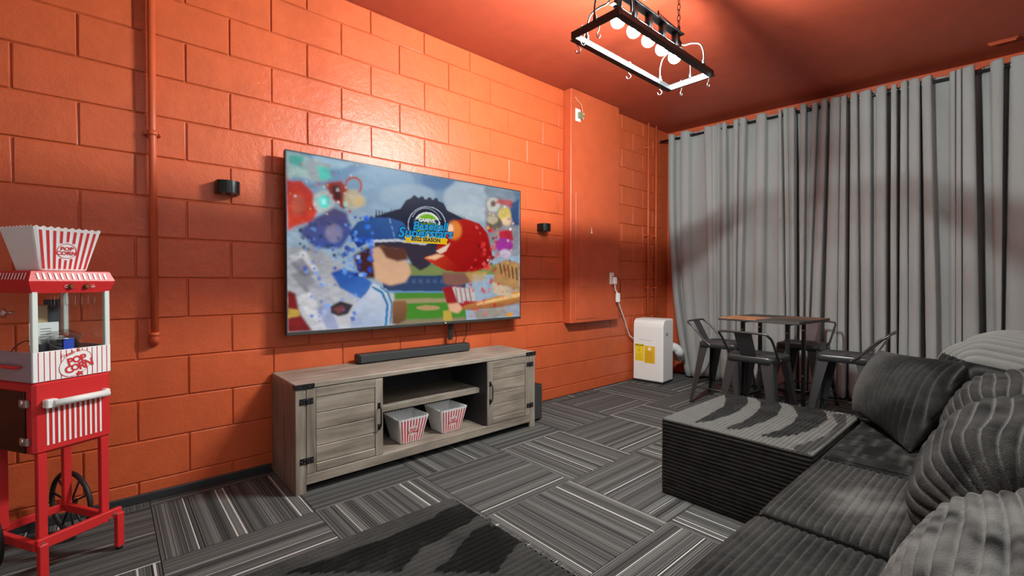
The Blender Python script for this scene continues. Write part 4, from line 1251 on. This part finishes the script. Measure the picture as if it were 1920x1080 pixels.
KEYS = [
 [(1253,1268,0),(1255,1270,Fr),(1263,1278,Fr),(1265,1280,B),(1275,1286,B),(1277,1289,Fr),(1290,1301,Fr*.9),(1296,1308,B*.7),(1318,1330,B*.6),(1322,1334,Fr),(1332,1340,Fr*.6),(1337,1344,Fr),(1343,1347,Fr*.4),(1347,1350,Fr),(1351,1353,.0)],
 [(1352,1354,.05),(1354,1356,Fr),(1360,1366,Fr*1.1),(1362,1368,B*1.2),(1373,1373,B),(1375,1376,Fr),(1383,1381,Fr),(1384,1382,.0),(1386,1384,.0),(1388,1385,Fr*1.3),(1397,1391,Fr*1.3),(1399,1393,B),(1415,1412,B),(1418,1416,Fr),(1433,1431,Fr),(1437,1436,B*.8),(1456,1457,B*.8),(1459,1462,Fr),(1462,1473,Fr),(1464,1475,G*.8),(1467,1477,G*.7),(1468,1479,Fr*1.2),(1474,1483,Fr),(1476,1485,Fr*.5),(1480,1488,Fr*1.1),(1487,1491,Fr*1.2)],
 [(1489,1493,G),(1494,1497,G),(1496,1499,B),(1500,1502,Fr),(1508,1507,Fr*1.1),(1510,1509,B*1.3),(1519,1512,B*1.3),(1521,1513,Fr),(1529,1517,Fr*1.1),(1531,1519,B),(1536,1521,B),(1538,1523,Fr),(1547,1538,Fr*1.2),(1549,1540,G),(1553,1546,G),(1555,1548,Fr*.8),(1571,1570,Fr*.9),(1573,1572,.02),(1574,1573,Fr*.8),(1583,1585,Fr*1.1)],
 [(1584,1586,G*1.1),(1590,1590,G*1.1),(1592,1595,Fr),(1603,1612,Fr*1.1),(1605,1614,.02),(1607,1616,.02),(1609,1619,Fr*.8),(1628,1634,Fr*1.2),(1631,1637,B),(1637,1642,B),(1640,1644,Fr*.8),(1657,1662,Fr*1.2),(1659,1664,G*1.2),(1666,1670,G*1.2),(1667,1672,Fr),(1676,1682,Fr),(1678,1683,G),(1683,1686,G),(1685,1688,Fr),(1695,1703,Fr*1.1),(1698,1704,.01),(1701,1706,Fr*.8),(1718,1725,Fr*1.2)],
 [(1720,1727,G),(1722,1736,G),(1724,1739,Fr*.8),(1739,1756,Fr*1.2),(1745,1762,B),(1773,1782,B),(1777,1785,Fr),(1784,1792,Fr),(1786,1793,.01),(1788,1794,Fr),(1795,1803,Fr*1.2),(1797,1805,.02),(1799,1808,Fr),(1819,1836,Fr*1.2)],
 [(1822,1839,G*1.2),(1834,1851,G*1.2),(1838,1854,B),(1849,1866,B*.8),(1852,1870,Fr),(1873,1877,Fr*1.2),(1876,1879,G),(1886,1885,G),(1889,1888,Fr*.8),(1925,1932,Fr),(1935,1940,B),(1955,1955,B),(1960,1962,Fr),(1990,1992,Fr*1.2),(1994,1996,G),(2010,2010,G),(2014,2016,Fr),(2060,2060,Fr)],
]
far = []
sx = 2062
while sx < 2560:
    far += [(sx, sx, B), (sx + 18, sx + 18, B), (sx + 26, sx + 26, Fr), (sx + 60, sx + 60, Fr)]; sx += 76
KEYS[-1] += far
names = ['leftmost curtain panel beside the orange corner pipes', 'second curtain panel from the left, behind the table top', 'third curtain panel from the left, above the rightmost table corner',
         'middle right curtain panel with narrow dark pleats', 'fifth curtain panel from the left, behind the scatter pillow', 'rightmost curtain panel above the pale sofa cushions']
crs = random.Random(11)
for pi_, keys in enumerate(KEYS):
    if pi_ > 0: keys = [(keys[0][0] - 9, keys[0][1] - 9, G * 1.25), (keys[0][0] - 4, keys[0][1] - 4, G * 1.25)] + keys
    if pi_ < len(KEYS) - 1: keys = keys + [(keys[-1][0] + 2.5, keys[-1][1] + 2.5, B)]
    nz = 34
    ztop, zbot = ZR + .048, .022
    cols = []
    for i in range(len(keys) - 1):
        n_ = 6 if keys[i + 1][0] - keys[i][0] > 5 else 4
        for k2 in range(n_): cols.append((i, k2 / n_))
    cols.append((len(keys) - 2, 1.0))
    ph = [crs.uniform(0, 6.28) for _ in keys]; am = [crs.uniform(.3, 1.0) for _ in keys]
    V = []
    for r_ in range(nz + 1):
        if r_ == 0: z = ztop
        elif r_ == 1: z = ztop - .012
        else: z = ztop - .012 + (zbot - ztop + .012) * (r_ - 1) / (nz - 1)
        w = max(0.0, (ZR - z) / 2.19)
        for (i, f) in cols:
            k0, k1 = keys[i], keys[i + 1]
            def XX(kk, idx):
                e = w ** 3 if kk[0] < 1300 else w
                if kk[0] < 1270: return kk[0] + (kk[1] - kk[0]) * 1.2 * w ** 3
                return kk[0] + (kk[1] - kk[0]) * e + am[idx] * 1.1 * math.sin(z * 2.3 + ph[idx]) * w * (min(1, (k1[0] - k0[0]) / 6.0))
            x0_, x1_ = XX(k0, i), XX(k1, i + 1)
            s0_, s1_ = s_of(x0_), s_of(x1_)
            s_ = s0_ + (s1_ - s0_) * f
            g = f * f * (3 - 2 * f)
            d = k0[2] + (k1[2] - k0[2]) * g
            wide = abs(s1_ - s0_)
            if k0[2] < 0 and k1[2] < 0: d -= min(.020, wide * .16) * math.sin(PI * f)
            if k0[2] > 0 and k1[2] > 0: d += min(.012, wide * .08) * math.sin(PI * f)
            d += .004 * math.sin(z * 3.1 + ph[i] + s_ * 9) * w
            amp = 1.0 + .22 * w
            sc_ = min(1.0, .55 + w * 2) if d > .05 else 1.0
            q = RA + RE * s_ - RN * (d * amp * sc_)
            zz = z
            if r_ == 0: zz += .006 * math.sin(s_ * 31 + pi_) - (.012 if d > 0.01 else 0)
            if r_ == nz: zz += .006 * math.sin(s_ * 17 + pi_)
            V.append((q.x, q.y, zz))
    nc = len(cols)
    F = [(r_ * nc + c, r_ * nc + c + 1, (r_ + 1) * nc + c + 1, (r_ + 1) * nc + c) for r_ in range(nz) for c in range(nc - 1)]
    ct = thing('curtain', (0, 0, 0), 'grey blackout curtain: ' + names[pi_], 'curtain', group='grey grommet curtains')
    ct['label'] = 'grey ' + names[pi_]
    o = MB().add(V, F, True).build('cloth', M_curtain, ct)
    sm = o.modifiers.new('thickness', 'SOLIDIFY'); sm.thickness = .0022
    # grommets where the cloth crosses the rod
    for i in range(len(keys) - 1):
        if keys[i][2] * keys[i + 1][2] < 0 and (keys[i + 1][0] - keys[i][0]) < 8 and keys[i][0] < 1930:
            s_ = s_of((keys[i][0] + keys[i + 1][0]) / 2)
            q = RA + RE * s_
            pts = [(q.x + RN.x * .021 * math.cos(a), q.y + RN.y * .021 * math.cos(a), ZR + .021 * math.sin(a)) for a in np.linspace(0, 2 * PI, 13)[:-1]]
            MB().tube(pts, .0035, 6, True).build('grommet', M_steel, ct)

# ------------------------------------------------------------------ table and stools
TH = .80
t = thing('high_table', (4.075, 1.365, 0), 'square bistro table with brown and black patchwork top by the curtains', 'table', R(-4))
tcols = [wood_mat('top_brown', 1, [(0.20, 0.075, 0.028), (0.33, 0.14, 0.055), (0.42, 0.19, 0.08)], 1.2), wood_mat('top_black', 1, [(0.015, 0.014, 0.013), (0.03, 0.028, 0.026), (0.06, 0.055, 0.05)], 1.2), wood_mat('top_umber', 0, [(0.06, 0.03, 0.018), (0.12, 0.055, 0.03), (0.17, 0.08, 0.045)], 1.2)]
hs = .305
top = MB().box(-hs, hs, -hs, hs, TH - .022, TH - .005, .002).build('table_top', tcols[1], t)
pat = [[1, 1, 0], [2, 1, 2], [2, 1, 1]]
pat = [[1, 0], [2, 1]]
for i in range(2):
    for j in range(2):
        MB().box(-hs + i * hs + .001, -hs + (i + 1) * hs - .001, -hs + j * hs + .001, -hs + (j + 1) * hs - .001, TH - .007, TH, .001).build('inlay', tcols[pat[i][j]], top)
for sx_ in (-1, 1):
    for sy in (-1, 1):
        lg_ = MB().box(sx_ * .155 - .013, sx_ * .155 + .013, sy * .17 - .013, sy * .17 + .013, 0, TH - .022, .002).build('leg', M_blackmetal, t)
        MB().cyl((sx_ * .155 - .013, sy * .17, .33), (sx_ * .155 - .017, sy * .17, .33), .006, 8).cyl((sx_ * .155 - .013, sy * .17, .70), (sx_ * .155 - .017, sy * .17, .70), .006, 8).build('bolt', M_steel, lg_)
    MB().box(sx_ * .155 - .009, sx_ * .155 + .009, -.157, .157, .115, .135, .002).build('crossbar', M_blackmetal, t)
for sy in (-1, 1):
    MB().box(-.142, .142, sy * .17 - .009, sy * .17 + .009, .135, .155, .002).build('crossbar', M_blackmetal, t)
    MB().box(-.142, .142, sy * .17 - .009, sy * .17 + .009, TH - .045, TH - .022, .002).build('apron', M_blackmetal, t)

SH = .556
def make_stool(loc, rz, label):
    """local: backrest on the -y side"""
    t = thing('metal_bar_stool', loc, label, 'stool', rz, 'dark metal low-back stools at the bistro table')
    def rsq(h, rad, n=5):
        pts = []
        for (cx, cy, a0_) in ((h - rad, -h + rad, -90), (h - rad, h - rad, 0), (-h + rad, h - rad, 90), (-h + rad, -h + rad, 180)):
            for k2 in range(n + 1):
                a = R(a0_ + 90 * k2 / n)
                pts.append((cx + rad * math.cos(a), cy + rad * math.sin(a)))
        return pts
    m = MB()
    rr = [(.140, .04, SH - .010), (.150, .045, SH - .003), (.158, .045, SH), (.165, .045, SH - .004), (.168, .045, SH - .012), (.171, .045, SH - .050), (.167, .045, SH - .050)]
    V = []; n = 24
    V.append((0, 0, SH - .012))
    for (h, rad, z) in rr: V += [(x, y, z) for x, y in rsq(h, rad)]
    F = [(0, 1 + k2, 1 + (k2 + 1) % n) for k2 in range(n)]
    for i in range(len(rr) - 1):
        for k2 in range(n): F.append((1 + i * n + k2, 1 + i * n + (k2 + 1) % n, 1 + (i + 1) * n + (k2 + 1) % n, 1 + (i + 1) * n + k2))
    seat = MB().add(V, F, True).build('seat', M_gun, t)
    MB().prism([(.016 * c_[0], .010 * c_[1]) for c_ in ((-1, -1), (1, -1), (1, 1), (-1, 1))], SH - .0118, SH - .008, 'Z').build('seat_slot', M_rubber, seat)
    # legs: folded sheet that tapers
    for sx_ in (-1, 1):
        for sy in (-1, 1):
            m = MB()
            tp = Vector((sx_ * .163, sy * .163, SH - .040)); bt = Vector((sx_ * .222, sy * .222, .012))
            def sect(c, w):
                return [(c.x, c.y - sy * w, c.z), (c.x, c.y - sy * .012, c.z), (c.x - sx_ * .012, c.y, c.z), (c.x - sx_ * w, c.y, c.z), (c.x - sx_ * w, c.y - sy * .004, c.z), (c.x - sx_ * .014, c.y - sy * .005, c.z), (c.x - sx_ * .005, c.y - sy * .014, c.z), (c.x - sx_ * .004, c.y - sy * w, c.z)]
            A_ = sect(tp, .082); B_ = sect(bt, .030)
            V = A_ + B_
            F = [(i, (i + 1) % 8, 8 + (i + 1) % 8, 8 + i) for i in range(8)] + [tuple(range(8)), tuple(range(15, 7, -1))]
            l_ = m.add(V, F, False).build('leg', M_gun, t)
            MB().box(min(bt.x, bt.x - sx_ * .032), max(bt.x, bt.x - sx_ * .032), min(bt.y, bt.y - sy * .032), max(bt.y, bt.y - sy * .032), 0, .018, .002).build('rubber_foot', M_rubber, l_)
    q = .200
    for (ax, z) in ((0, .165), (1, .145)):
        for s_ in (-1, 1):
            if ax == 0: MB().cyl((-q, s_ * q * .985, z), (q, s_ * q * .985, z), .0065, 8).build('footrest', M_gun, t)
            else: MB().cyl((s_ * q * .985, -q, z), (s_ * q * .985, q, z), .0065, 8).build('footrest', M_gun, t)
    # low back
    top_z = SH + .175; back_y = -.265
    pts = [(-.168, -.05, SH - .030), (-.172, -.10, SH + .005), (-.178, -.20, SH + .120), (-.172, back_y + .01, top_z - .015), (-.145, back_y, top_z), (0, back_y - .004, top_z + .002), (.145, back_y, top_z), (.172, back_y + .01, top_z - .015), (.178, -.20, SH + .120), (.172, -.10, SH + .005), (.168, -.05, SH - .030)]
    MB().tube(spline(pts, 6), .0085, 10).build('back_rail', M_gun, t)
    m = MB()
    V = []
    for (y, z, w) in ((-.150, SH - .006, .050), (-.168, SH + .004, .054), (-.200, SH + .060, .060), (back_y + .006, top_z - .004, .062)):
        V += [(-w, y, z), (-w * .7, y - .003, z), (w * .7, y - .003, z), (w, y, z)]
    Vb = [(x, y + .003, z) for x, y, z in V]
    F = []
    for i in range(3):
        for k2 in range(3):
            F.append((i * 4 + k2, i * 4 + k2 + 1, (i + 1) * 4 + k2 + 1, (i + 1) * 4 + k2))
            F.append((16 + i * 4 + k2, 16 + (i + 1) * 4 + k2, 16 + (i + 1) * 4 + k2 + 1, 16 + i * 4 + k2 + 1))
        for k2 in (0, 3):
            F.append((i * 4 + k2, (i + 1) * 4 + k2, 16 + (i + 1) * 4 + k2, 16 + i * 4 + k2))
    m.add(V + Vb, F, False).build('back_splat', M_gun, t)
    MB().cyl((-.032, -.152, SH - .006), (-.032, -.160, SH - .004), .005, 8).cyl((.032, -.152, SH - .006), (.032, -.160, SH - .004), .005, 8).build('splat_screw', M_steel, t)
    for s_ in (-1, 1):
        MB().cyl((s_ * .168, -.055, SH - .026), (s_ * .180, -.055, SH - .026), .006, 8).build('back_bolt', M_steel, t)
    return t
st0 = make_stool((4.17, 1.80, 0), R(182), 'leftmost metal stool at the table, nearest the air conditioner')
def stool(loc, rz, label):
    c = copy_tree(st0); c.location = loc; c.rotation_euler = (0, 0, rz); c['label'] = label
stool((3.655, 1.325, 0), R(-93), 'front metal stool with its back towards the viewer')
stool((4.61, 1.30, 0), R(88), 'far metal stool behind the table legs, against the curtain')
stool((4.145, .880, 0), R(2), 'rightmost metal stool, turned sideways beside the sofa pillow')

# ------------------------------------------------------------------ sofa
import bmesh
def set_pile(me, nap, groove):
    ca = me.color_attributes.new('pile', 'FLOAT_COLOR', 'POINT')
    n = len(me.vertices)
    arr = np.zeros((n, 4)); arr[:, 0] = nap; arr[:, 2] = groove; arr[:, 3] = 1
    ca.data.foreach_set('color', arr.ravel())
def nz3(P_, f, seed=0):
    """cheap smooth pseudo-noise"""
    r2 = np.random.RandomState(seed); out = np.zeros(len(P_))
    for k2 in range(7):
        d = r2.randn(3); d /= np.linalg.norm(d)
        out += np.sin(P_ @ d * f * r2.uniform(.6, 1.7) + r2.uniform(0, 6.28))
    return out / 7
def cushion(half, rad, puff, pitch, amp, lines, res, napf, groove=0.0, seed=0, lump=0.0, taper=0.0):
    """rounded block with corduroy ridges. lines: 'x' ridges run along x, 'y' along y, 'z' up and over (spaced along x)"""
    a, b, c = half
    faces = []; V = []; off = 0
    info = []
    for ax in range(3):
        i_, j_ = (ax + 1) % 3, (ax + 2) % 3
        ni, nj = res[i_], res[j_]
        for sg in (-1, 1):
            gi, gj = np.meshgrid(np.linspace(-1, 1, ni + 1), np.linspace(-1, 1, nj + 1), indexing='ij')
            p = np.zeros(((ni + 1) * (nj + 1), 3))
            p[:, ax] = sg * half[ax]; p[:, i_] = gi.ravel() * half[i_]; p[:, j_] = gj.ravel() * half[j_]
            idx = np.arange((ni + 1) * (nj + 1)).reshape(ni + 1, nj + 1) + off
            q = np.stack([idx[:-1, :-1], idx[1:, :-1], idx[1:, 1:], idx[:-1, 1:]], -1).reshape(-1, 4)
            if sg < 0: q = q[:, ::-1]
            faces.append(q); V.append(p); off += len(p)
            info.append(np.full(len(p), ax * 2 + (sg > 0)))
    P_ = np.concatenate(V); Fq = np.concatenate(faces); fi = np.concatenate(info)
    h = np.array(half)
    inner = np.clip(P_, -(h - rad), h - rad)
    d = P_ - inner
    L = np.linalg.norm(d, axis=1, keepdims=True); L[L < 1e-9] = 1
    N = d / L
    Q = inner + N * rad
    nx, ny, nzv = P_[:, 0] / a, P_[:, 1] / b, P_[:, 2] / c
    # puff
    bulge = np.array([puff[0] * (1 - ny ** 2) * (1 - nzv ** 2), puff[1] * (1 - nx ** 2) * (1 - nzv ** 2), puff[2] * (1 - nx ** 2) * (1 - ny ** 2)]).T
    Q = Q + np.sign(P_) * bulge * (np.abs(P_) / h) ** 2
    if lines == 'x': phs = np.where(fi >= 4, Q[:, 1], np.where(fi >= 2, b + (c - Q[:, 2]), Q[:, 2]))
    elif lines == 'y': phs = np.where(fi >= 4, Q[:, 0], np.where(fi >= 2, Q[:, 0], Q[:, 2]))
    elif lines == 'ring': phs = np.arctan2(Q[:, 2], Q[:, 1]) * .205 + .02 * nx ** 2
    else: phs = Q[:, 0]
    phs = phs + .0035 * nz3(Q, 9, seed)
    hgt = np.abs(np.cos(PI * phs / pitch)) ** .7
    Q = Q + N * (amp * (hgt - 1) + .0012 * nz3(Q, 160, seed + 3) + lump * nz3(Q, 14, seed + 5))[:, None]
    nap = napf(Q, N, fi)
    gr = groove * np.clip(1 - hgt / .55, 0, 1)
    me = bpy.data.meshes.new('cushion')
    me.vertices.add(len(Q)); me.vertices.foreach_set('co', Q.ravel())
    me.loops.add(Fq.size); me.loops.foreach_set('vertex_index', Fq.ravel())
    me.polygons.add(len(Fq)); me.polygons.foreach_set('loop_start', np.arange(0, Fq.size, 4)); me.polygons.foreach_set('loop_total', np.full(len(Fq), 4))
    me.update()
    set_pile(me, nap, gr)
    bm = bmesh.new(); bm.from_mesh(me)
    bmesh.ops.remove_doubles(bm, verts=bm.verts, dist=1e-5)
    bm.to_mesh(me); bm.free()
    me.polygons.foreach_set('use_smooth', [True] * len(me.polygons))
    me.materials.append(M_cord)
    return me
def put(me, name, loc, rot, parent):
    o = bpy.data.objects.new(name, me); COL.objects.link(o); o.parent = parent
    o.location = loc; o.rotation_euler = rot
    return o
def floor_pt(px, py, z):
    dx, dy = hray(px); s = 853 * (CAM_H - z) / (py - 527); return dx * s, dy * s
def in_poly(X, Y, poly):
    ins = np.zeros(X.shape, bool); n = len(poly)
    for i in range(n):
        x1, y1 = poly[i]; x2, y2 = poly[(i + 1) % n]
        if y1 == y2: continue
        ins ^= ((y1 > Y) != (y2 > Y)) & (X < (x2 - x1) * (Y - y1) / (y2 - y1) + x1)
    return ins
OH = .392
# right ottoman
ocx, ocy = 2.545, .905; oa, ob = .400, .345
D1 = [(500,135),(512,175),(500,225),(440,262),(380,290),(300,335),(390,330),(500,300),(600,262),(665,205),(655,150),(600,128)]
D2 = [(690,150),(748,200),(745,240),(700,290),(620,335),(500,378),(620,383),(760,340),(860,290),(893,232),(870,195),(830,170),(760,140)]
D3 = [(900,190),(970,230),(1003,290),(960,350),(860,395),(740,425),(860,440),(1010,415),(1130,372),(1205,315),(1190,265),(1130,230),(1000,195)]
D4 = [(1230,275),(1272,345),(1200,420),(1100,460),(960,500),(1040,560),(1200,470),(1330,350),(1330,280)]
def conv(poly, ox, oy, sc): return [floor_pt(ox + x / sc, oy + y / sc, OH) for x, y in poly]
DD = [conv(p, 1220, 700, 3.6) for p in (D1, D2, D3, D4)]
def nap_o(Q, N, fi):
    X = Q[:, 0] + ocx; Y = Q[:, 1] + ocy
    n = np.full(len(Q), .78)
    for k2, p in enumerate(DD): n[in_poly(X, Y, p)] = .14 if k2 < 3 else .3
    n = np.where(fi >= 4, n, .24)
    return n + .05 * nz3(Q, 40, 2)
me = cushion((oa, ob, OH / 2), .018, (0.0, 0.0, .006), .0186, .0080, 'x', (110, 280, 170), nap_o, 0.0, 4)
t = thing('ottoman', (ocx, ocy, 0), 'large corduroy ottoman with swirled light nap on top beside the stools', 'ottoman', 0, 'charcoal corduroy ottomans')
put(me, 'upholstery', (0, 0, OH / 2), (0, 0, 0), t)
# left ottoman
lcx, lcy = .430, .915; la, lb = .415, .335
E1 = [(1000,170),(1100,125),(1190,130),(1210,180),(1140,230),(1040,290),(900,370),(790,494),(200,494),(450,400),(700,320),(860,250),(950,210)]
E2 = [(1170,270),(1240,235),(1330,250),(1430,310),(1350,400),(1290,494),(960,494),(1060,410),(1120,330)]
EE = [conv(p, 460, 900, 2.743) for p in (E1, E2)]
def nap_l(Q, N, fi):
    X = Q[:, 0] + lcx; Y = Q[:, 1] + lcy
    n = np.full(len(Q), .30)
    for p in EE: n[in_poly(X, Y, p)] = .04
    n = np.where(fi >= 4, n, .05)
    return n + .12 * nz3(Q, 22, 3)
me = cushion((la, lb, OH / 2), .018, (0.0, 0.0, .006), .0190, .0080, 'x', (100, 280, 60), nap_l, 0.0, 6)
t = thing('ottoman', (lcx, lcy, 0), 'dark corduroy ottoman at the bottom edge in front of the console', 'ottoman', 0, 'charcoal corduroy ottomans')
put(me, 'upholstery', (0, 0, OH / 2), (0, 0, 0), t)
# seats
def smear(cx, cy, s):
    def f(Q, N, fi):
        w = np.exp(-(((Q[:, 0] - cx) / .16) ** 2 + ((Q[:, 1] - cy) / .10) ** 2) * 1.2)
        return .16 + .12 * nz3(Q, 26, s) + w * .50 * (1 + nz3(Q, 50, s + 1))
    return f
seatdef = [
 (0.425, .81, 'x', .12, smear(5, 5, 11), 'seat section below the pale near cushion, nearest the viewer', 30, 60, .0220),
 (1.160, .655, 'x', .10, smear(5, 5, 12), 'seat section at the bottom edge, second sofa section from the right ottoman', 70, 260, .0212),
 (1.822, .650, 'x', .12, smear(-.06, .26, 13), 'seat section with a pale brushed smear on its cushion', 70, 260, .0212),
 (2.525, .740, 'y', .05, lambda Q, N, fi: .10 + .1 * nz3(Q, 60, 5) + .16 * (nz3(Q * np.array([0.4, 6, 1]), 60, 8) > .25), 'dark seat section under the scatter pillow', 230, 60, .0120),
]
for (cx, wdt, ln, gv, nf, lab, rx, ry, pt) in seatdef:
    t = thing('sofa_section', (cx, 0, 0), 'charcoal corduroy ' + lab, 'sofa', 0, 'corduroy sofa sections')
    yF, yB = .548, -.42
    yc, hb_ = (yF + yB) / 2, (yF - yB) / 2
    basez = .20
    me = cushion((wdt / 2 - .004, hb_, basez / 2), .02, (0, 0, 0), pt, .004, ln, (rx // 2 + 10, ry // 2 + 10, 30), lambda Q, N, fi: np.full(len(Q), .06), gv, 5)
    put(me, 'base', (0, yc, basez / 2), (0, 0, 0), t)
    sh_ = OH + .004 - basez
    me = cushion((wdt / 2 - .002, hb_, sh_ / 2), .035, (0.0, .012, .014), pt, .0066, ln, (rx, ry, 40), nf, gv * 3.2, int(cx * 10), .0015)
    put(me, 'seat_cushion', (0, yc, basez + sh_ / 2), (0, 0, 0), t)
    me = cushion((wdt / 2 - .004, .09, .18), .03, (0, 0, 0), .022, .004, 'z', (60, 12, 20), lambda Q, N, fi: np.full(len(Q), .1), .2, 8)
    put(me, 'backrest', (0, -.32, .395 + .17), (0, 0, 0), t)
# arm at the far end
t = thing('sofa_end_section', (3.065, 0.05, 0), 'corduroy sofa end block peeking out behind the scatter pillow', 'sofa')
me = cushion((.10, .545, .275), .03, (0, 0, 0), .019, .0045, 'x', (24, 120, 160), lambda Q, N, fi: np.full(len(Q), .15) + .1 * nz3(Q, 30, 2), .25, 9)
put(me, 'upholstery', (0, 0, .275), (0, 0, 0), t)

# back cushions
def back_c(loc, half, rot, nf, gv, lab, seed, lump=.006, pitch=.036, res=(60, 100, 100), rad=None, amp=.010, lines='ring'):
    t = thing('back_cushion', loc, lab, 'cushion', 0, 'plush sofa back cushions')
    me = cushion(half, rad or min(half) * .74, (.01, .05, .03), pitch, amp, lines, res, nf, gv, seed, lump)
    put(me, 'upholstery', (0, 0, 0), rot, t)
def nf_dark(s):
    return lambda Q, N, fi: .20 + .16 * nz3(Q, 24, s) + .1 * nz3(Q, 70, s + 2)
def nf_pale(s):
    return lambda Q, N, fi: .62 + .62 * nz3(Q, 34, s) + .55 * nz3(Q * np.array([1, 1, .5]), 95, s + 2)
back_c((1.800, -.012, .548), (.345, .165, .200), (R(26), 0, R(-1)), nf_dark(20), .75, 'big dark ridged back cushion, second from the viewer, over the smeared seat', 21)
back_c((2.470, -.005, .545), (.330, .165, .195), (R(24), 0, R(2)), nf_dark(30), .6, 'dark ridged back cushion between the big cushion and the pale far one', 31)
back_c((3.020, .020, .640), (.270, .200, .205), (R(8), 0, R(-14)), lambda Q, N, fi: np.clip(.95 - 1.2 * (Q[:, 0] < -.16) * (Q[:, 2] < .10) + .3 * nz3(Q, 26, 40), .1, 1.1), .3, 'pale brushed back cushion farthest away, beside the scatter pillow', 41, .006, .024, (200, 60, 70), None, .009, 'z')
back_c((.985, -.050, .520), (.325, .170, .200), (R(22), 0, R(2)), nf_pale(50), .9, 'pale fluffy back cushion at the lower right corner, nearest the viewer', 51, .012, .024, (60, 110, 110), None, .010)

# scatter pillow
BL, BR_, TL, TR = Vector((2.900, .585, .420)), Vector((2.410, .300, .410)), Vector((3.040, .500, .735)), Vector((2.800, .150, .745))
cen = (BL + BR_ + TL + TR) / 4
nu, nv = 230, 90
uu, vv = np.meshgrid(np.linspace(-1, 1, nu + 1), np.linspace(-1, 1, nv + 1), indexing='ij')
u = (uu + 1) / 2; v = (vv + 1) / 2
bl, br, tl, tr = [np.array(q - cen) for q in (BL, BR_, TL, TR)]
Pm = bl * ((1 - u) * (1 - v))[..., None] + br * (u * (1 - v))[..., None] + tl * ((1 - u) * v)[..., None] + tr * (u * v)[..., None]
# pull the mid-edges in a little so the corners stand out
pin = (1 - .07 * (1 - uu ** 2) * vv ** 2 - .07 * (1 - vv ** 2) * uu ** 2)[..., None]
Pm = Pm * pin
nrm = np.cross(br - bl, tl - bl); nrm /= np.linalg.norm(nrm)
if nrm[0] > 0: nrm = -nrm
thk = .105 * ((1 - np.abs(uu) ** 2.4) * (1 - np.abs(vv) ** 2.4)) ** .55 + .008
rg = np.abs(np.cos(PI * (uu * .28 + .02 * np.sin(vv * 2.0)) / .031)) ** .7
Vt = []; Fq = []
n1 = (nu + 1) * (nv + 1)
for side in (1, -1):
    Pt = Pm + nrm * (side * (thk + .018 * (rg - 1) * np.minimum(1, thk / .03)))[..., None]
    Vt.append(Pt.reshape(-1, 3))
idx = np.arange(n1).reshape(nu + 1, nv + 1)
q = np.stack([idx[:-1, :-1], idx[1:, :-1], idx[1:, 1:], idx[:-1, 1:]], -1).reshape(-1, 4)
Fq = [q, q[:, ::-1] + n1]
bnd = list(idx[:, 0]) + list(idx[-1, 1:]) + list(idx[::-1, -1][1:]) + list(idx[0, ::-1][1:-1])
bnd = np.array(bnd)
nb = np.roll(bnd, -1)
Fq.append(np.stack([bnd, nb, nb + n1, bnd + n1], -1))
Vt = np.concatenate(Vt); Fq = np.concatenate(Fq)
me = bpy.data.meshes.new('pillow')
me.vertices.add(len(Vt)); me.vertices.foreach_set('co', Vt.ravel())
me.loops.add(Fq.size); me.loops.foreach_set('vertex_index', Fq.ravel().astype(np.int32))
me.polygons.add(len(Fq)); me.polygons.foreach_set('loop_start', np.arange(0, Fq.size, 4)); me.polygons.foreach_set('loop_total', np.full(len(Fq), 4))
me.update()
napp = .13 + .16 * nz3(Vt, 22, 60) + np.concatenate([(.22 * np.exp(-((uu + .7) ** 2) * 4)).ravel()] * 2)
set_pile(me, napp, .35 * np.clip(1 - np.concatenate([rg.ravel()] * 2) / .5, 0, 1))
bm = bmesh.new(); bm.from_mesh(me); bmesh.ops.recalc_face_normals(bm, faces=bm.faces); bm.to_mesh(me); bm.free()
me.polygons.foreach_set('use_smooth', [True] * len(me.polygons)); me.materials.append(M_cord)
t = thing('scatter_pillow', tuple(cen), 'square dark ridged scatter pillow leaning in the sofa corner', 'pillow')
put(me, 'cover', (0, 0, 0), (0, 0, 0), t)
